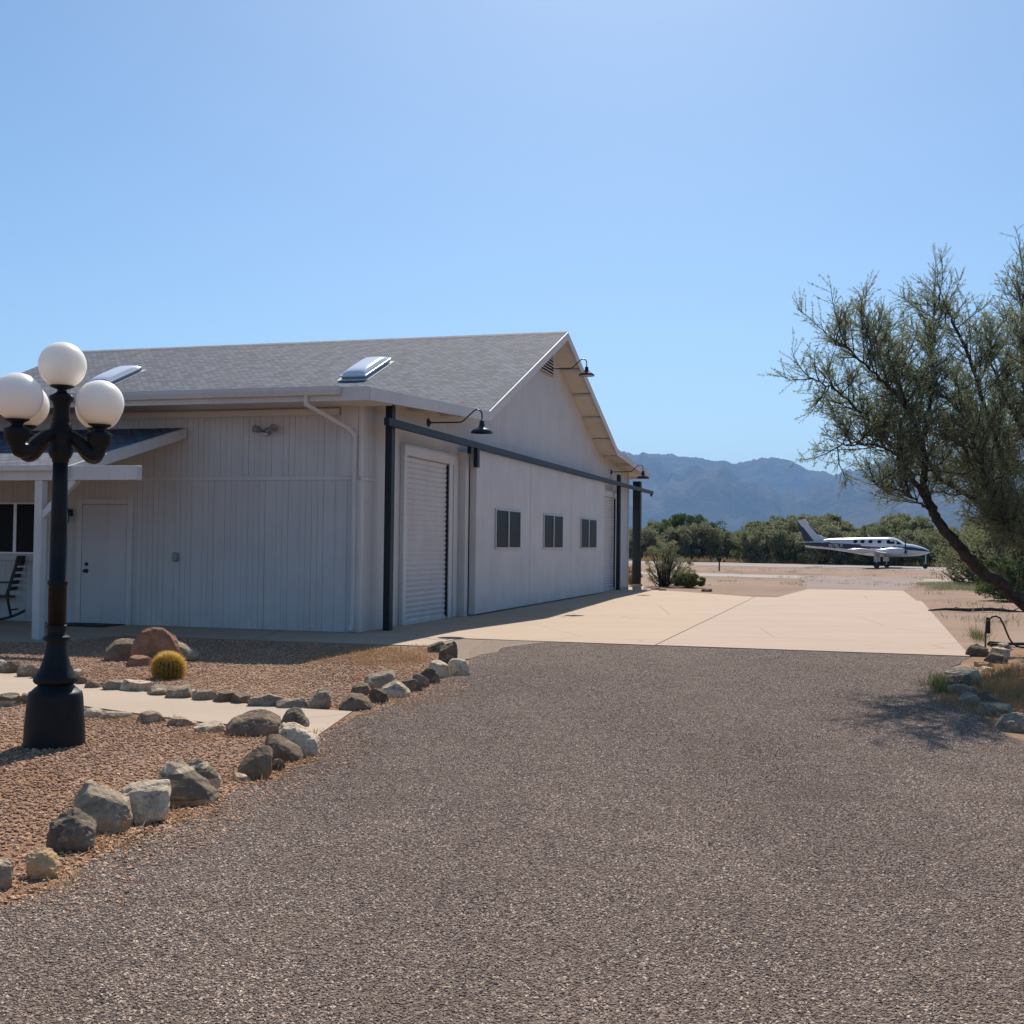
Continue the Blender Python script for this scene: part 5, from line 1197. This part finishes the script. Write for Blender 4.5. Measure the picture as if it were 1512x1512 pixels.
make_bush('mesquite_tree', 'tall open topped tree rising behind the nose of the aeroplane', 'tree', c_, 78, CAMH + (809.5 - 764) * c_[1] / FPX, 2.6, 44, 110, .20, M['leaf_far'], None, low=.45)
make_bush('creosote_bush', 'open grey green creosote bush beside the thick charcoal column', 'bush', at(982, 866), 81, hpx(982, 798, 866), .68, 90, 130, .055, M['leaf_olive'], None, up=.8, low=.12, thin=.5, cs=.55)
make_bush('creosote_bush', 'smaller grey green bush just right of the creosote by the column', 'bush', at(1000, 864), 82, hpx(1000, 824, 864), .6, 60, 120, .055, M['leaf_olive'], None, up=.9, low=.05, thin=.5, cs=.6)
make_bush('grass_bush', 'low pale green bushy clump at the back edge of the apron', 'bush', at(1018, 868), 83, hpx(1018, 850, 868), .52, 90, 160, .08, M['grass_green'], None, up=1.1, low=.1, thin=.3)
make_bush('weed_clump', 'yellowish weeds between the hangar corner and the thick column', 'bush', at(934, 866), 84, hpx(934, 836, 866), .45, 50, 120, .08, M['grass_dry'], None, round_=False, up=1.2, thin=.3)
make_bush('creosote_bush', 'olive bush under the palo verde at the right picture edge', 'bush', at(1500, 888), 85, hpx(1500, 826, 888), 1.1, 110, 200, .055, M['leaf_bright'], None, low=.08)
make_bush('creosote_bush', 'dark bush behind the leaning palo verde trunk', 'bush', at(1452, 862), 86, 2.6, 2.4, 110, 150, .09, M['leaf_far'], None, low=.08)
make_bush('creosote_bush', 'second dark bush behind the palo verde, nearer the picture edge', 'bush', at(1515, 868), 87, 3.0, 2.6, 120, 150, .09, M['leaf_far'], None, low=.08)

# ------------------------------------------------------------------ grasses: too many blades to count
def blades(name, spots, leaf, hgt, wid, spread):
    r = np.random.default_rng(len(spots) + 3); P, T, L, Wd = [], [], [], []
    for (x, y, n, sc) in spots:
        b = np.stack([x + r.normal(0, spread * sc, n), y + r.normal(0, spread * sc, n), np.full(n, .0)], 1); t = unit(r, n) * .55 + np.array([0, 0, .9]); t /= np.linalg.norm(t, axis=1, keepdims=True)
        P.append(b); T.append(t); L.append(r.uniform(.4, 1.2, n) * hgt * sc); Wd.append(r.uniform(.6, 1.4, n) * wid)
    V, F = leaf_quads(np.concatenate(P), np.concatenate(T), np.concatenate(L), np.concatenate(Wd), r)
    return stuff(fastmesh(name, V, [F], [leaf]))
def region(poly, n, blades_n, sc=1.0):
    xs_ = [p[0] for p in poly]; ys_ = [p[1] for p in poly]; out = []
    while len(out) < n:
        x, y = random.uniform(min(xs_), max(xs_)), random.uniform(min(ys_), max(ys_)); ins = False
        for i in range(len(poly)):
            (x1, y1), (x2, y2) = poly[i], poly[i - 1]
            if (y1 > y) != (y2 > y) and x < (x2 - x1) * (y - y1) / (y2 - y1) + x1: ins = not ins
        if ins: g = G(x, y); out.append((g.x, g.y, blades_n, random.uniform(.6, 1.3) * sc))
    return out
dry = region([(520, 962), (640, 955), (640, 975), (600, 985), (540, 985), (500, 975)], 260, 12, .55) + region([(430, 972), (520, 958), (540, 985), (460, 985)], 90, 8, .5) + region([(300, 985), (640, 985), (560, 1010), (320, 1012)], 70, 7, .4)
dry += region([(1440, 990), (1512, 985), (1560, 1060), (1500, 1050), (1440, 1015)], 300, 22, .8) + region([(1400, 1020), (1440, 1040), (1470, 1060), (1420, 1050), (1380, 1030)], 60, 18, .7)
for (a, b, c, d, n) in ((250, 470, 1076, 1100, 70), (420, 480, 1118, 1135, 25), (330, 430, 1140, 1160, 20), (210, 330, 1190, 1215, 30), (110, 200, 1230, 1262, 25), (540, 690, 1012, 1045, 70), (100, 250, 1060, 1072, 40), (40, 110, 1295, 1320, 12)):
    dry += region([(a, c), (b, c), (b, d), (a, d)], n, 8, .45)
blades('dry_grass', dry, M['grass_dry'], .11, .005, .14)
blades('green_grass', region([(1375, 1005), (1400, 1003), (1402, 1028), (1380, 1026)], 16, 34, .55) + region([(1438, 938), (1452, 938), (1452, 950), (1440, 950)], 14, 18, 1.0), M['grass_green'], .22, .006, .07)
far = region([(1080, 848), (1480, 852), (1500, 868), (1365, 880), (1360, 866), (1030, 866)], 50, 24, .5) + region([(1360, 862), (1470, 864), (1480, 876), (1372, 872)], 90, 60, .6) + region([(1000, 838), (1400, 842), (1440, 850), (1030, 845)], 60, 16, .5) + region([(1385, 885), (1500, 885), (1500, 930), (1440, 930)], 30, 10, .6)
blades('desert_weeds', far, M['leaf_olive'], .26, .014, .4)
blades('runway_verge_grass', region([(940, 826), (1250, 831), (1460, 838), (1460, 840), (1250, 833.5), (940, 829)], 420, 14, 1.0), M['grass_dry'], .55, .05, .5)

# ------------------------------------------------------------------ light, sky, camera
AZ, EL = math.radians(5.6), math.radians(44.6)
sv = Vector((math.sin(AZ) * math.cos(EL), math.cos(AZ) * math.cos(EL), math.sin(EL)))
ld = bpy.data.lights.new('sun', 'SUN'); ld.energy = 5.0; ld.angle = math.radians(.53); ld.color = (1.0, .93, .84)
lo = bpy.data.objects.new('sun', ld); col.objects.link(lo); lo.rotation_euler = sv.to_track_quat('Z', 'Y').to_euler(); lo.location = sv * 200
wd = bpy.data.worlds.new('World'); scene.world = wd; wd.use_nodes = True; nt = wd.node_tree
sky = nt.nodes.new('ShaderNodeTexSky'); sky.sky_type = 'NISHITA'; sky.sun_disc = False; sky.sun_elevation = EL; sky.sun_rotation = AZ
sky.altitude = 900; sky.air_density = 1.0; sky.dust_density = 1.15; sky.ozone_density = 3.0
bgn = nt.nodes['Background']; bgn.inputs['Strength'].default_value = .09; hs = nt.nodes.new('ShaderNodeHueSaturation'); hs.inputs['Saturation'].default_value = 1.08; nt.links.new(sky.outputs[0], hs.inputs['Color']); tn = nt.nodes.new('ShaderNodeMix'); tn.data_type = 'RGBA'; tn.blend_type = 'MULTIPLY'; tn.inputs[0].default_value = 1; nt.links.new(hs.outputs[0], tn.inputs[6]); tn.inputs[7].default_value = (.90, 1.0, 1.0, 1); nt.links.new(tn.outputs[2], bgn.inputs['Color'])
cam = bpy.data.cameras.new('camera'); cam.sensor_width = 36; cam.lens = 36 * FPX / 1512; cam.clip_end = 40000; cam.clip_start = .05
co = bpy.data.objects.new('camera', cam); col.objects.link(co); Mx = CR.to_4x4(); Mx.translation = O; co.matrix_world = Mx; scene.camera = co
vs = scene.view_settings; vs.view_transform = 'Standard'; vs.look = 'None'; vs.exposure = .42; vs.gamma = 1
scene.cycles.use_denoising = True
scene.cycles.volume_bounces = 1; scene.cycles.max_bounces = 8; scene.cycles.caustics_reflective = False; scene.cycles.caustics_refractive = False
scene.cycles.sample_clamp_indirect = 4
